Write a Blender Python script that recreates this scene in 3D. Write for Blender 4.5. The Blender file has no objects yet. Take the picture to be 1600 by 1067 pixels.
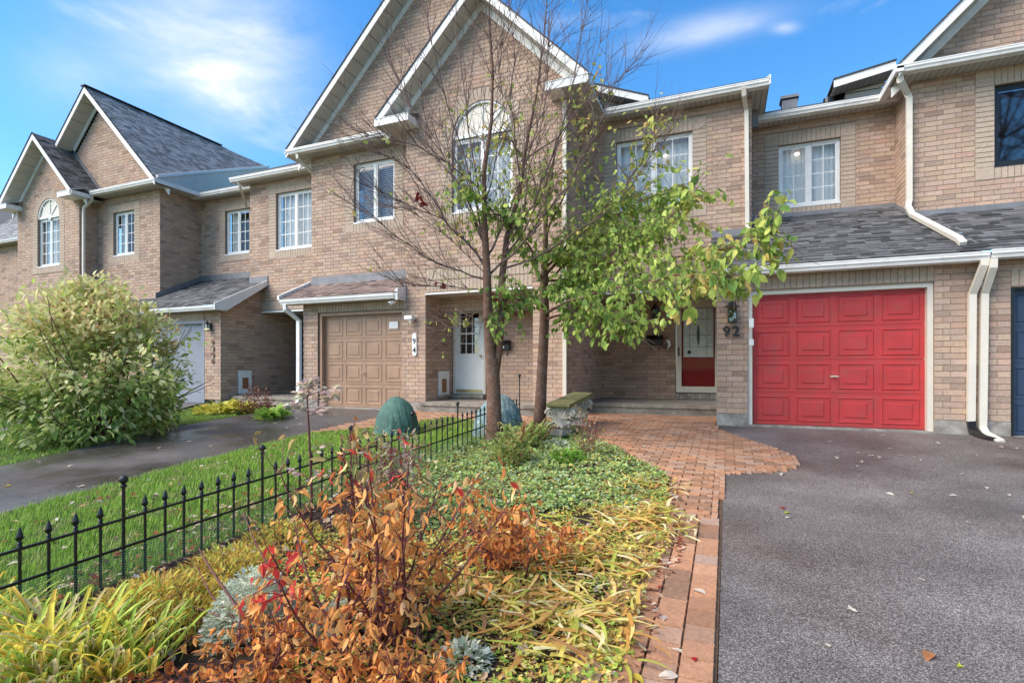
import bpy, math, random
import numpy as np
from mathutils import Vector, Matrix
R = math.radians
random.seed(7); RNG = np.random.default_rng(11)
SC = bpy.context.scene
COL = SC.collection

# ------------------------------------------------------------------ camera, sky, sun, exposure
F_PX, HY, CX, YAW, HC = 817.0, 574.0, 800.0, R(22.3), 0.97   # focal length and eye line in photo pixels
SY, CY = math.sin(YAW), math.cos(YAW)
cam_d = bpy.data.cameras.new('camera'); cam = bpy.data.objects.new('camera', cam_d); COL.objects.link(cam)
cam_d.sensor_width = 36.0; cam_d.lens = 36.0 * F_PX / 1600.0
cam_d.shift_y = (HY - 533.5) / 1600.0
cam_d.clip_start = 0.05; cam_d.clip_end = 2000
cam.location = (0, 0, HC); cam.rotation_euler = (R(90), 0, YAW)
SC.camera = cam

SUN_EL, SUN_AZ = R(45), R(226)          # azimuth measured clockwise from +Y
world = bpy.data.worlds.new('World'); SC.world = world; world.use_nodes = True
wn, wl = world.node_tree.nodes, world.node_tree.links
wn.clear()
w_out = wn.new('ShaderNodeOutputWorld'); w_bg = wn.new('ShaderNodeBackground')
w_sky = wn.new('ShaderNodeTexSky'); w_sky.sky_type = 'NISHITA'; w_sky.sun_disc = False
w_sky.sun_elevation = SUN_EL; w_sky.sun_rotation = SUN_AZ
w_sky.air_density = 1.15; w_sky.dust_density = 0.25; w_sky.ozone_density = 4.0
w_bg.inputs['Strength'].default_value = 0.062
w_tc = wn.new('ShaderNodeTexCoord')
def wmath(op, a, b=None, c=None):
    n = wn.new('ShaderNodeMath'); n.operation = op
    for k, v in enumerate((a, b, c)):
        if v is None: continue
        if isinstance(v, (int, float)): n.inputs[k].default_value = v
        else: wl.new(v, n.inputs[k])
    return n.outputs[0]
def wdir(px, py):
    u, v = (px - CX) / F_PX, (HY - py) / F_PX
    return Vector((-SY + u * CY, CY + u * SY, v)).normalized()
def wdot(vec):
    n = wn.new('ShaderNodeVectorMath'); n.operation = 'DOT_PRODUCT'; wl.new(w_tc.outputs['Generated'], n.inputs[0]); n.inputs[1].default_value = vec
    return n.outputs['Value']
def wnoise(scale, sc, detail, rough, rot=(0, 0, 0), dist=.4):
    m = wn.new('ShaderNodeMapping'); m.inputs['Rotation'].default_value = rot; m.inputs['Scale'].default_value = sc
    n = wn.new('ShaderNodeTexNoise'); n.inputs['Scale'].default_value = scale; n.inputs['Detail'].default_value = detail
    n.inputs['Roughness'].default_value = rough; n.inputs['Distortion'].default_value = dist
    wl.new(w_tc.outputs['Generated'], m.inputs['Vector']); wl.new(m.outputs[0], n.inputs['Vector']); return n.outputs['Fac']
n1 = wnoise(2.6, (1.2, 1.2, 3.4), 10, .58, (R(8), R(-12), 0)); n2 = wnoise(9.0, (1, 1, 2.4), 8, .6)
nz = wmath('ADD', wmath('MULTIPLY', n1, .75), wmath('MULTIPLY', n2, .25))
cl = wmath('MULTIPLY', wmath('SUBTRACT', nz, .56), 1.6)                      # thin high cloud everywhere
for (x0, y0), (x1, y1), wid, amp in (((150, 60), (470, 120), .085, 1.15), ((300, 30), (520, 75), .06, .6), ((990, 72), (1220, 22), .018, .95), ((1205, 46), (1250, 43), .007, .7), ((20, 140), (180, 110), .05, .35)):
    a, b = wdir(x0, y0), wdir(x1, y1); c = (a + b).normalized(); ax = (b - a); half = ax.length / 2; ax = (ax - c * ax.dot(c)).normalized(); bx = c.cross(ax).normalized()
    t = wmath('MULTIPLY', wmath('SUBTRACT', wdot(ax), c.dot(ax)), 1 / (half * .85)); s_ = wmath('MULTIPLY', wdot(bx), 1 / wid)
    g = wmath('EXPONENT', wmath('MULTIPLY', wmath('ADD', wmath('POWER', wmath('ABSOLUTE', t), 2.0), wmath('MULTIPLY', s_, s_)), -1.0))
    fr = wmath('MULTIPLY', wmath('GREATER_THAN', wdot(c), 0.2), g)
    cl = wmath('ADD', wmath('MAXIMUM', cl, 0.0), wmath('MULTIPLY', fr, wmath('MULTIPLY', wmath('SUBTRACT', nz, .30), amp * 2.1)))
w_fac = wmath('MINIMUM', wmath('MAXIMUM', cl, 0.0), .93)
w_mix = wn.new('ShaderNodeMixRGB'); w_mix.inputs['Color2'].default_value = (4.6, 4.6, 4.6, 1)
w_hs = wn.new('ShaderNodeHueSaturation'); w_hs.inputs['Saturation'].default_value = 1.28; w_hs.inputs['Value'].default_value = 1.0
wl.new(w_fac, w_mix.inputs['Fac'])
wl.new(w_sky.outputs[0], w_hs.inputs['Color']); wl.new(w_hs.outputs[0], w_mix.inputs['Color1'])
wl.new(w_mix.outputs[0], w_bg.inputs['Color']); wl.new(w_bg.outputs[0], w_out.inputs[0])
sun_d = bpy.data.lights.new('sun', 'SUN'); sun = bpy.data.objects.new('sun', sun_d); COL.objects.link(sun)
sun_d.energy = 1.5; sun_d.angle = R(52); sun_d.color = (1.0, 0.90, 0.775)
_sd = Vector((math.sin(SUN_AZ) * math.cos(SUN_EL), math.cos(SUN_AZ) * math.cos(SUN_EL), math.sin(SUN_EL)))
sun.rotation_euler = _sd.to_track_quat('Z', 'Y').to_euler()
SC.view_settings.view_transform = 'Standard'; SC.view_settings.look = 'None'
SC.view_settings.exposure = 2.17; SC.view_settings.gamma = 1.0; SC.view_settings.use_curve_mapping = False
try:
    SC.cycles.max_bounces = 8; SC.cycles.transparent_max_bounces = 12
except Exception: pass

# ------------------------------------------------------------------ measuring helpers
def XY(px, Y):                     # X on the vertical plane y=Y seen at photo column px
    u = (px - CX) / F_PX
    return Y * (-SY + u * CY) / (CY + u * SY)
def DEP(px, Y):
    u = (px - CX) / F_PX
    return Y / (CY + u * SY)
def ZY(px, py, Y):
    return HC + (HY - py) / F_PX * DEP(px, Y)
def YX(px, X):                     # Y on the plane x=X
    u = (px - CX) / F_PX
    return X * (CY + u * SY) / (-SY + u * CY)
SL = 0.054
def gz(x, y):
    if y >= 9.5: return 0.0
    return -SL * (9.5 - max(y, -7.0))
def pg(px, py):                    # ground point seen at a photo pixel
    u = (px - CX) / F_PX; k = CY + u * SY
    d = (HC + SL * 9.5) / ((py - HY) / F_PX + SL * k)
    if d * k > 9.5: d = HC * F_PX / (py - HY)
    return Vector((d * (-SY + u * CY), d * k, gz(0, d * k)))
def P3(px, py, d):                 # point at camera depth d
    u = (px - CX) / F_PX
    return Vector((d * (-SY + u * CY), d * (CY + u * SY), HC + (HY - py) / F_PX * d))
def proj(p):
    d = -p[0] * SY + p[1] * CY; r = p[0] * CY + p[1] * SY
    if d < 0.2: return None
    return CX + F_PX * r / d, HY - (p[2] - HC) / d * F_PX, d

# ------------------------------------------------------------------ materials
def mat(name, col=(.5, .5, .5), rough=0.6, attr=False, noise=0.0, nscale=8.0, bump=0.0, bscale=40.0,
        spec=0.4, metal=0.0, trans=0.0, translucent=0.0, dirt=None, dscale=1.5, dmin=.45, dmax=.7, obj_coord=False):
    m = bpy.data.materials.new(name); m.use_nodes = True
    n, l = m.node_tree.nodes, m.node_tree.links
    b = n['Principled BSDF']; b.inputs['Roughness'].default_value = rough
    b.inputs['Specular IOR Level'].default_value = spec; b.inputs['Metallic'].default_value = metal
    geo = n.new('ShaderNodeNewGeometry'); pos = geo.outputs['Position']
    if attr:
        a = n.new('ShaderNodeVertexColor'); a.layer_name = 'Col'; c = a.outputs['Color']
    else:
        rgb = n.new('ShaderNodeRGB'); rgb.outputs[0].default_value = (*col, 1); c = rgb.outputs[0]
    if noise > 0:
        t = n.new('ShaderNodeTexNoise'); t.inputs['Scale'].default_value = nscale; t.inputs['Detail'].default_value = 6
        l.new(pos, t.inputs['Vector'])
        mr = n.new('ShaderNodeMapRange'); mr.inputs['From Min'].default_value = .3; mr.inputs['From Max'].default_value = .7
        mr.inputs['To Min'].default_value = 1 - noise; mr.inputs['To Max'].default_value = 1 + noise
        l.new(t.outputs['Fac'], mr.inputs['Value'])
        mx = n.new('ShaderNodeVectorMath'); mx.operation = 'SCALE'
        l.new(c, mx.inputs[0]); l.new(mr.outputs[0], mx.inputs['Scale']); c = mx.outputs[0]
    if dirt:
        t = n.new('ShaderNodeTexNoise'); t.inputs['Scale'].default_value = dscale; t.inputs['Detail'].default_value = 8
        t.inputs['Roughness'].default_value = .65
        l.new(pos, t.inputs['Vector'])
        mr = n.new('ShaderNodeMapRange'); mr.inputs['From Min'].default_value = dmin; mr.inputs['From Max'].default_value = dmax
        l.new(t.outputs['Fac'], mr.inputs['Value'])
        mx = n.new('ShaderNodeMixRGB'); mx.inputs['Color2'].default_value = (*dirt, 1)
        l.new(mr.outputs[0], mx.inputs['Fac']); l.new(c, mx.inputs['Color1']); c = mx.outputs[0]
    l.new(c, b.inputs['Base Color'])
    if bump > 0:
        t = n.new('ShaderNodeTexNoise'); t.inputs['Scale'].default_value = bscale; t.inputs['Detail'].default_value = 5
        l.new(pos, t.inputs['Vector'])
        bp = n.new('ShaderNodeBump'); bp.inputs['Strength'].default_value = bump; bp.inputs['Distance'].default_value = .01
        l.new(t.outputs['Fac'], bp.inputs['Height']); l.new(bp.outputs[0], b.inputs['Normal'])
    if translucent > 0:
        tr = n.new('ShaderNodeBsdfTranslucent'); l.new(c, tr.inputs['Color'])
        ms = n.new('ShaderNodeMixShader'); ms.inputs[0].default_value = translucent
        l.new(b.outputs[0], ms.inputs[1]); l.new(tr.outputs[0], ms.inputs[2])
        l.new(ms.outputs[0], n['Material Output'].inputs['Surface'])
    return m

M = {}
M['brick'] = mat('brick', attr=True, rough=.88, noise=.13, nscale=26, bump=.5, bscale=90, spec=.2, dirt=(.26, .2, .16), dscale=1.1, dmin=.52, dmax=.95)
M['mortar'] = mat('mortar', (.25, .19, .145), rough=.95, noise=.15, nscale=20, spec=.1)
M['white'] = mat('white_trim', (.74, .73, .70), rough=.45, noise=.05, nscale=5, dirt=(.55, .52, .47), dscale=3, dmin=.55, dmax=.9)
M['cream'] = mat('cream_metal', (.66, .60, .50), rough=.45, noise=.05, nscale=6, dirt=(.5, .44, .36), dscale=3, dmin=.55, dmax=.85)
M['gutter'] = mat('gutter_enamel', (.72, .70, .66), rough=.4, noise=.06, nscale=5, dirt=(.48, .44, .38), dscale=4, dmin=.52, dmax=.85)
M['door_white'] = mat('white_door_paint', (.78, .77, .72), rough=.4, noise=.04, nscale=5)
M['flash'] = mat('grey_flashing', (.20, .195, .20), rough=.5, noise=.15, nscale=6, metal=.2)
M['shingle'] = mat('shingle', attr=True, rough=.85, noise=.25, nscale=60, bump=.6, bscale=220, spec=.3)
M['roofdark'] = mat('roof_felt', (.055, .056, .062), rough=.9, noise=.3, nscale=20)
M['red'] = mat('red_door_paint', (.46, .042, .042), rough=.42, noise=.10, nscale=3, spec=.35, bump=.12, bscale=160, dirt=(.30, .075, .065), dscale=5, dmin=.50, dmax=.85)
M['darkred'] = mat('dark_red_paint', (.27, .012, .014), rough=.55, spec=.2)
M['tan'] = mat('tan_door_paint', (.36, .225, .145), rough=.5, noise=.10, nscale=3, dirt=(.27, .18, .13), dscale=5, dmin=.5, dmax=.85)
M['grey'] = mat('grey_door_paint', (.23, .245, .28), rough=.45, noise=.05, nscale=4)
M['navy'] = mat('navy_door_paint', (.035, .06, .105), rough=.4, noise=.05, nscale=4)
M['black'] = mat('black_metal', (.012, .012, .013), rough=.35, spec=.5)
M['iron'] = mat('black_fence_iron', (.008, .008, .009), rough=.38, spec=.5)
M['concrete'] = mat('concrete', (.37, .335, .29), rough=.9, noise=.2, nscale=12, bump=.5, bscale=60, dirt=(.19, .165, .135), dscale=2.5, dmin=.42, dmax=.62)
M['stone'] = mat('step_stone', (.27, .235, .19), rough=.8, noise=.25, nscale=14, bump=.5, bscale=50, dirt=(.14, .12, .09), dscale=3, dmin=.45, dmax=.7)
M['cast'] = mat('cast_stone', (.50, .45, .36), rough=.85, noise=.25, nscale=18, bump=.5, bscale=70, dirt=(.20, .17, .12), dscale=7, dmin=.45, dmax=.65)
M['moss'] = mat('mossy_stone', (.20, .175, .07), rough=.85, noise=.25, nscale=12, bump=.5, bscale=70, dirt=(.11, .12, .04), dscale=4, dmin=.4, dmax=.65)
M['brown_wood'] = mat('brown_panel', (.27, .1, .035), rough=.5, noise=.1, nscale=9)
M['siding'] = mat('pale_siding', (.60, .56, .50), rough=.6, noise=.06, nscale=5)
M['curtain'] = mat('curtain', (.86, .85, .82), rough=.9)
M['blind'] = mat('blind', (.36, .38, .40), rough=.8)
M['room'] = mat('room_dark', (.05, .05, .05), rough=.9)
M['brass'] = mat('brass', (.55, .45, .25), rough=.3, metal=.9)
M['chrome'] = mat('chrome', (.7, .7, .7), rough=.2, metal=1)
M['bark'] = mat('bark', (.15, .078, .05), rough=.9, noise=.35, nscale=30, bump=.8, bscale=60, dirt=(.21, .15, .12), dscale=9, dmin=.5, dmax=.7)
M['twig'] = mat('twig_bark', (.15, .095, .08), rough=.8, noise=.3, nscale=30)
M['stem'] = mat('red_stem', (.13, .035, .035), rough=.6, noise=.3, nscale=30)
M['leaf'] = mat('leaf', attr=True, rough=.62, noise=.12, nscale=30, spec=.22, translucent=.40)
M['grass'] = mat('grass_blade', attr=True, rough=.6, spec=.25, translucent=.25)
M['cover'] = mat('green_cover_cloth', (.055, .125, .095), rough=.75, noise=.25, nscale=9, bump=.8, bscale=26)
M['cover2'] = mat('blue_green_cover_cloth', (.15, .22, .22), rough=.75, noise=.3, nscale=9, bump=.8, bscale=26, dirt=(.42, .46, .46), dscale=9, dmin=.5, dmax=.75)
M['net'] = mat('green_plastic_net', (.22, .36, .20), rough=.6)
M['led'] = mat('lamp_white', (.8, .8, .78), rough=.3)
M['paver'] = mat('paver', attr=True, rough=.62, noise=.16, nscale=38, bump=.7, bscale=110, spec=.35)
M['sand'] = mat('joint_sand', (.105, .062, .036), rough=.95, noise=.3, nscale=50)

def soffit_mat():
    m = mat('ribbed_soffit', (.47, .435, .38), rough=.6)
    n, l = m.node_tree.nodes, m.node_tree.links
    geo = n.new('ShaderNodeNewGeometry'); sp = n.new('ShaderNodeSeparateXYZ'); l.new(geo.outputs['Position'], sp.inputs[0])
    w = n.new('ShaderNodeMath'); w.operation = 'MULTIPLY'; w.inputs[1].default_value = 62.8; l.new(sp.outputs['X'], w.inputs[0])
    s = n.new('ShaderNodeMath'); s.operation = 'SINE'; l.new(w.outputs[0], s.inputs[0])
    p = n.new('ShaderNodeMath'); p.operation = 'GREATER_THAN'; p.inputs[1].default_value = .8; l.new(s.outputs[0], p.inputs[0])
    bp = n.new('ShaderNodeBump'); bp.invert = True; bp.inputs['Strength'].default_value = .8; bp.inputs['Distance'].default_value = .012
    l.new(p.outputs[0], bp.inputs['Height']); l.new(bp.outputs[0], n['Principled BSDF'].inputs['Normal'])
    mx = n.new('ShaderNodeMixRGB'); mx.inputs['Color1'].default_value = (.47, .435, .38, 1); mx.inputs['Color2'].default_value = (.3, .27, .235, 1)
    l.new(p.outputs[0], mx.inputs['Fac']); l.new(mx.outputs[0], n['Principled BSDF'].inputs['Base Color'])
    return m
M['soffit'] = soffit_mat()
M['soffit_panel'] = mat('soffit_panel', (.50, .465, .41), rough=.6, noise=.05, nscale=4)

def asphalt(name, c1, c2, wet):
    m = bpy.data.materials.new(name); m.use_nodes = True
    n, l = m.node_tree.nodes, m.node_tree.links; b = n['Principled BSDF']
    geo = n.new('ShaderNodeNewGeometry'); pos = geo.outputs['Position']
    v = n.new('ShaderNodeTexVoronoi'); v.inputs['Scale'].default_value = 210; l.new(pos, v.inputs['Vector'])
    sep = n.new('ShaderNodeSeparateColor'); l.new(v.outputs['Color'], sep.inputs[0])
    r = n.new('ShaderNodeValToRGB'); e = r.color_ramp.elements
    e[0].position = .1; e[0].color = (*c1, 1); e[1].position = .93; e[1].color = (*c2, 1)
    x = e.new(.6); x.color = (*[a * .55 + b_ * .3 for a, b_ in zip(c1, c2)], 1)
    l.new(sep.outputs[0], r.inputs[0])
    t = n.new('ShaderNodeTexNoise'); t.inputs['Scale'].default_value = .9; t.inputs['Detail'].default_value = 7; t.inputs['Roughness'].default_value = .6
    l.new(pos, t.inputs['Vector'])
    mr = n.new('ShaderNodeMapRange'); mr.inputs['From Min'].default_value = .35; mr.inputs['From Max'].default_value = .68
    mr.inputs['To Min'].default_value = .62; mr.inputs['To Max'].default_value = 1.25; l.new(t.outputs['Fac'], mr.inputs['Value'])
    mx = n.new('ShaderNodeVectorMath'); mx.operation = 'SCALE'; l.new(r.outputs[0], mx.inputs[0]); l.new(mr.outputs[0], mx.inputs['Scale'])
    l.new(mx.outputs[0], b.inputs['Base Color'])
    t2 = n.new('ShaderNodeTexNoise'); t2.inputs['Scale'].default_value = .42; t2.inputs['Detail'].default_value = 5; l.new(pos, t2.inputs['Vector'])
    m2 = n.new('ShaderNodeMapRange'); m2.inputs['From Min'].default_value = .50; m2.inputs['From Max'].default_value = .66; l.new(t2.outputs['Fac'], m2.inputs['Value'])
    x2 = n.new('ShaderNodeMixRGB'); x2.blend_type = 'MULTIPLY'; x2.inputs['Color2'].default_value = (.66, .56, .52, 1)
    l.new(m2.outputs[0], x2.inputs['Fac']); l.new(mx.outputs[0], x2.inputs['Color1']); l.new(x2.outputs[0], b.inputs['Base Color'])
    rr = n.new('ShaderNodeMapRange'); rr.inputs['From Min'].default_value = .4; rr.inputs['From Max'].default_value = .62
    rr.inputs['To Min'].default_value = wet; rr.inputs['To Max'].default_value = .62; l.new(t.outputs['Fac'], rr.inputs['Value'])
    l.new(rr.outputs[0], b.inputs['Roughness']); b.inputs['Specular IOR Level'].default_value = .45 if wet < .25 else .22
    bp = n.new('ShaderNodeBump'); bp.inputs['Strength'].default_value = .35 if wet > .25 else .2; bp.inputs['Distance'].default_value = .006
    l.new(v.outputs['Distance'], bp.inputs['Height']); l.new(bp.outputs[0], b.inputs['Normal'])
    return m
M['asphalt'] = asphalt('damp_asphalt', (.075, .064, .057), (.36, .32, .29), .5)
M['asphalt_wet'] = asphalt('wet_asphalt', (.045, .040, .037), (.19, .17, .16), .16)
M['soil'] = mat('soil', (.045, .032, .024), rough=.95, noise=.4, nscale=30, bump=1, bscale=60, spec=.1)
M['lawnbase'] = mat('lawn_soil', (.05, .085, .018), rough=.95, noise=.4, nscale=14, bump=1, bscale=60, spec=.1)

def glass_mat(name, tint, rough=.03, refl=.5, base=.06):
    m = bpy.data.materials.new(name); m.use_nodes = True
    n, l = m.node_tree.nodes, m.node_tree.links; n.remove(n['Principled BSDF'])
    g = n.new('ShaderNodeBsdfGlossy'); g.inputs['Roughness'].default_value = rough; g.inputs['Color'].default_value = (.95, .97, 1, 1)
    t = n.new('ShaderNodeBsdfTransparent'); t.inputs['Color'].default_value = (*tint, 1)
    f = n.new('ShaderNodeFresnel'); f.inputs['IOR'].default_value = 1.5
    a = n.new('ShaderNodeMath'); a.operation = 'MULTIPLY_ADD'; a.inputs[1].default_value = refl * 2; a.inputs[2].default_value = base
    l.new(f.outputs[0], a.inputs[0])
    ms = n.new('ShaderNodeMixShader'); l.new(a.outputs[0], ms.inputs[0]); l.new(t.outputs[0], ms.inputs[1]); l.new(g.outputs[0], ms.inputs[2])
    l.new(ms.outputs[0], n['Material Output'].inputs['Surface'])
    return m
M['glass'] = glass_mat('window_glass', (.95, .95, .94), refl=.35, base=.02)
M['glass_storm'] = glass_mat('storm_door_glass', (.9, .9, .9), refl=.10, base=.0)
M['glass_dark'] = glass_mat('dark_glass', (.25, .27, .28), base=.12)
M['glow'] = mat('lamp_glow', (1, .9, .75), rough=.5)
_b = M['glow'].node_tree.nodes['Principled BSDF']; _b.inputs['Emission Color'].default_value = (1, .82, .6, 1); _b.inputs['Emission Strength'].default_value = .55
M['frosted'] = mat('frosted_glass', (.80, .82, .74), rough=.35, noise=.15, nscale=14, spec=.4)

# ------------------------------------------------------------------ mesh builders
class MB:
    def __init__(s): s.v = []; s.f = []
    def quad(s, a, b, c, d):
        i = len(s.v); s.v += [tuple(a), tuple(b), tuple(c), tuple(d)]; s.f.append((i, i + 1, i + 2, i + 3)); return s
    def poly(s, pts):
        i = len(s.v); s.v += [tuple(p) for p in pts]; s.f.append(tuple(range(i, i + len(pts)))); return s
    def box(s, x0, x1, y0, y1, z0, z1):
        i = len(s.v)
        s.v += [(x0, y0, z0), (x1, y0, z0), (x1, y1, z0), (x0, y1, z0), (x0, y0, z1), (x1, y0, z1), (x1, y1, z1), (x0, y1, z1)]
        s.f += [tuple(i + k for k in q) for q in ((0, 3, 2, 1), (4, 5, 6, 7), (0, 1, 5, 4), (1, 2, 6, 5), (2, 3, 7, 6), (3, 0, 4, 7))]
        return s
    def prism(s, pts, ext):                # polygon extruded by a vector
        i = len(s.v); n = len(pts); e = Vector(ext)
        s.v += [tuple(p) for p in pts] + [tuple(Vector(p) + e) for p in pts]
        s.f.append(tuple(i + k for k in range(n))[::-1]); s.f.append(tuple(i + n + k for k in range(n)))
        s.f += [(i + k, i + (k + 1) % n, i + n + (k + 1) % n, i + n + k) for k in range(n)]
        return s
    def tube(s, pts, rad, sides=6, cap=True):
        i0 = len(s.v); pts = [Vector(p) for p in pts]; n = len(pts)
        if not hasattr(rad, '__len__'): rad = [rad] * n
        ref = None
        for k, p in enumerate(pts):
            t = (pts[min(k + 1, n - 1)] - pts[max(k - 1, 0)]).normalized()
            if ref is None: ref = t.orthogonal().normalized()
            ref = (ref - t * ref.dot(t)).normalized(); b = t.cross(ref)
            for j in range(sides):
                a = 2 * math.pi * j / sides
                s.v.append(tuple(p + (ref * math.cos(a) + b * math.sin(a)) * rad[k]))
        for k in range(n - 1):
            for j in range(sides):
                a = i0 + k * sides + j; b_ = i0 + k * sides + (j + 1) % sides
                s.f.append((a, b_, b_ + sides, a + sides))
        if cap:
            s.f.append(tuple(i0 + j for j in range(sides))[::-1]); s.f.append(tuple(i0 + (n - 1) * sides + j for j in range(sides)))
        return s
    def lathe(s, prof, c=(0, 0, 0), sides=12):   # prof [(r, z)]
        i0 = len(s.v)
        for r, z in prof:
            for j in range(sides):
                a = 2 * math.pi * j / sides; s.v.append((c[0] + r * math.cos(a), c[1] + r * math.sin(a), c[2] + z))
        for k in range(len(prof) - 1):
            for j in range(sides):
                a = i0 + k * sides + j; b = i0 + k * sides + (j + 1) % sides
                s.f.append((a, b, b + sides, a + sides))
        return s
    def ribbon(s, pts, w, h, up=(0, 0, 1)):     # rectangular bar along a polyline
        i0 = len(s.v); pts = [Vector(p) for p in pts]; n = len(pts); upv = Vector(up)
        for k, p in enumerate(pts):
            t = (pts[min(k + 1, n - 1)] - pts[max(k - 1, 0)]).normalized(); sd = t.cross(upv)
            if sd.length < 1e-4: sd = Vector((1, 0, 0))
            sd.normalize(); u2 = sd.cross(t).normalized()
            for a, b in ((-1, -1), (1, -1), (1, 1), (-1, 1)): s.v.append(tuple(p + sd * a * w / 2 + u2 * b * h / 2))
        for k in range(n - 1):
            for j in range(4):
                a = i0 + k * 4 + j; b = i0 + k * 4 + (j + 1) % 4; s.f.append((a, b, b + 4, a + 4))
        s.f.append((i0 + 3, i0 + 2, i0 + 1, i0)); e = i0 + (n - 1) * 4; s.f.append((e, e + 1, e + 2, e + 3))
        return s
    def mesh(s, name, m=None):
        me = bpy.data.meshes.new(name); me.from_pydata(s.v, [], s.f); me.update()
        if m: me.materials.append(M[m] if isinstance(m, str) else m)
        return me
    def build(s, name, m, parent=None, kind=None, smooth=False, label=None):
        me = s.mesh(name, m)
        if smooth: me.shade_smooth()
        o = bpy.data.objects.new(name, me); COL.objects.link(o)
        if parent:
            o.parent = parent
            o.matrix_parent_inverse = Matrix.Identity(4)
            off = world_loc(parent)
            if off.length > 1e-9: me.transform(Matrix.Translation(-off))
        if kind: o['kind'] = kind
        if label: o['label'] = label
        return o
def world_loc(o):
    v = Vector(o.location); p = o.parent
    while p: v += Vector(p.location); p = p.parent
    return v
def thing(name, label, cat, loc=(0, 0, 0), group=None):
    o = bpy.data.objects.new(name, None); COL.objects.link(o); o.location = loc
    o.empty_display_size = .2; o['label'] = label; o['category'] = cat
    if group: o['group'] = group
    return o
def tag(o, label, cat, group=None):
    o['label'] = label; o['category'] = cat
    if group: o['group'] = group
    return o

# ------------------------------------------------------------------ pieces: many small parts, the largest in view as objects
def merged_mesh(name, protos, items, palette, m):
    V, LV, LS, C = [], [], [], []; vo = 0; lo = 0
    for key, mats, cols in items:
        pv, pf = protos[key]; pv = np.asarray(pv, float); mats = np.asarray(mats, float); k = len(mats); nv = len(pv)
        vv = np.einsum('kij,nj->kni', mats[:, :3, :3], pv) + mats[:, None, :3, 3]
        V.append(vv.reshape(-1, 3)); loops = np.concatenate([np.array(f) for f in pf]); tot = np.array([len(f) for f in pf])
        LV.append((loops[None] + (vo + np.arange(k) * nv)[:, None]).ravel())
        st = np.concatenate([[0], np.cumsum(tot)[:-1]]); nl = len(loops)
        LS.append((st[None] + (lo + np.arange(k) * nl)[:, None]).ravel())
        C.append(np.repeat(np.asarray(palette)[np.asarray(cols, int)], nv, axis=0)); vo += k * nv; lo += k * nl
    V = np.concatenate(V); LV = np.concatenate(LV); LS = np.concatenate(LS); C = np.concatenate(C)
    me = bpy.data.meshes.new(name); me.vertices.add(len(V)); me.loops.add(len(LV)); me.polygons.add(len(LS))
    me.vertices.foreach_set('co', V.astype(np.float32).ravel()); me.loops.foreach_set('vertex_index', LV.astype(np.int32))
    me.polygons.foreach_set('loop_start', LS.astype(np.int32))
    me.update(calc_edges=True)
    ca = me.color_attributes.new('Col', 'FLOAT_COLOR', 'POINT')
    ca.data.foreach_set('color', np.concatenate([C, np.ones((len(C), 1))], 1).astype(np.float32).ravel())
    me.materials.append(m)
    if not m.name.startswith(('leaf', 'grass')): me.shade_flat()
    return me
MESH_CACHE = {}
class Pieces:
    def __init__(s, tag_, protos, palette, material):
        s.tag, s.protos, s.pal, s.m = tag_, protos, palette, M[material]; s.it = []
    def add(s, key, mtx, col, parent, size):
        s.it.append((key, mtx, col, parent, size))
    def finish(s, name, limit, stuff_name, stuff_parent, want=None, prio=None):
        sc = []
        for k, (key, mtx, col, par, size) in enumerate(s.it):
            c = mtx.translation if isinstance(mtx, Matrix) else Vector(mtx[:3, 3]); pr = proj(c); v = 0
            if pr and -5 < pr[0] < 1605 and -5 < pr[1] < 1072: v = size / pr[2]
            if want and v > 0 and not want(pr, c): v = 0
            if prio and v > 0: v *= prio(pr, c)
            sc.append(v)
        order = sorted(range(len(s.it)), key=lambda k: -sc[k]); top = [k for k in order[:limit] if sc[k] > 0]; ts = set(top)
        for k in top:
            key, mtx, col, par, size = s.it[k]; ck = (s.tag, key, col)
            if ck not in MESH_CACHE:
                MESH_CACHE[ck] = merged_mesh(name, s.protos, [(key, [np.eye(4)], [col])], s.pal, s.m)
            o = bpy.data.objects.new(name, MESH_CACHE[ck]); COL.objects.link(o); o.parent = par
            off = world_loc(par); o.matrix_local = Matrix.Translation(-off) @ Matrix(mtx)
        rest = [k for k in range(len(s.it)) if k not in ts]
        if rest:
            g = {}
            for k in rest: g.setdefault(s.it[k][0], []).append(k)
            items = [(key, np.array([np.array(s.it[k][1]) for k in ks]), [s.it[k][2] for k in ks]) for key, ks in g.items()]
            me = merged_mesh(stuff_name, s.protos, items, s.pal, s.m)
            o = bpy.data.objects.new(stuff_name, me); COL.objects.link(o); o['kind'] = 'stuff'
            if stuff_parent:
                off = world_loc(stuff_parent); me.transform(Matrix.Translation(-off)); o.parent = stuff_parent
            return o

BRICK_PROTO = ([(0, .0, 0), (1, .0, 0), (1, .0, 1), (0, .0, 1), (0.006, -1, .02), (.994, -1, .02), (.994, -1, .98), (.006, -1, .98)],
               [(4, 5, 6, 7), (0, 1, 5, 4), (1, 2, 6, 5), (2, 3, 7, 6), (3, 0, 4, 7)])   # x length, -y outwards, z height
BRICK_PAL = []
_r = random.Random(3)
for k in range(14):
    b = (.465, .328, .24); f = 1 + _r.uniform(-.13, .12); BRICK_PAL.append((b[0] * f * _r.uniform(.97, 1.04), b[1] * f, b[2] * f * _r.uniform(.94, 1.08)))
BRICK_PAL += [(.32, .215, .16), (.35, .25, .19), (.47, .30, .22), (.48, .345, .25)]
NB = len(BRICK_PAL)
for k in range(5):
    f = 1 + _r.uniform(-.08, .08); BRICK_PAL.append((.47 * f, .365 * f, .28 * f))     # paler surround bricks
PALE0 = NB
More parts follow.
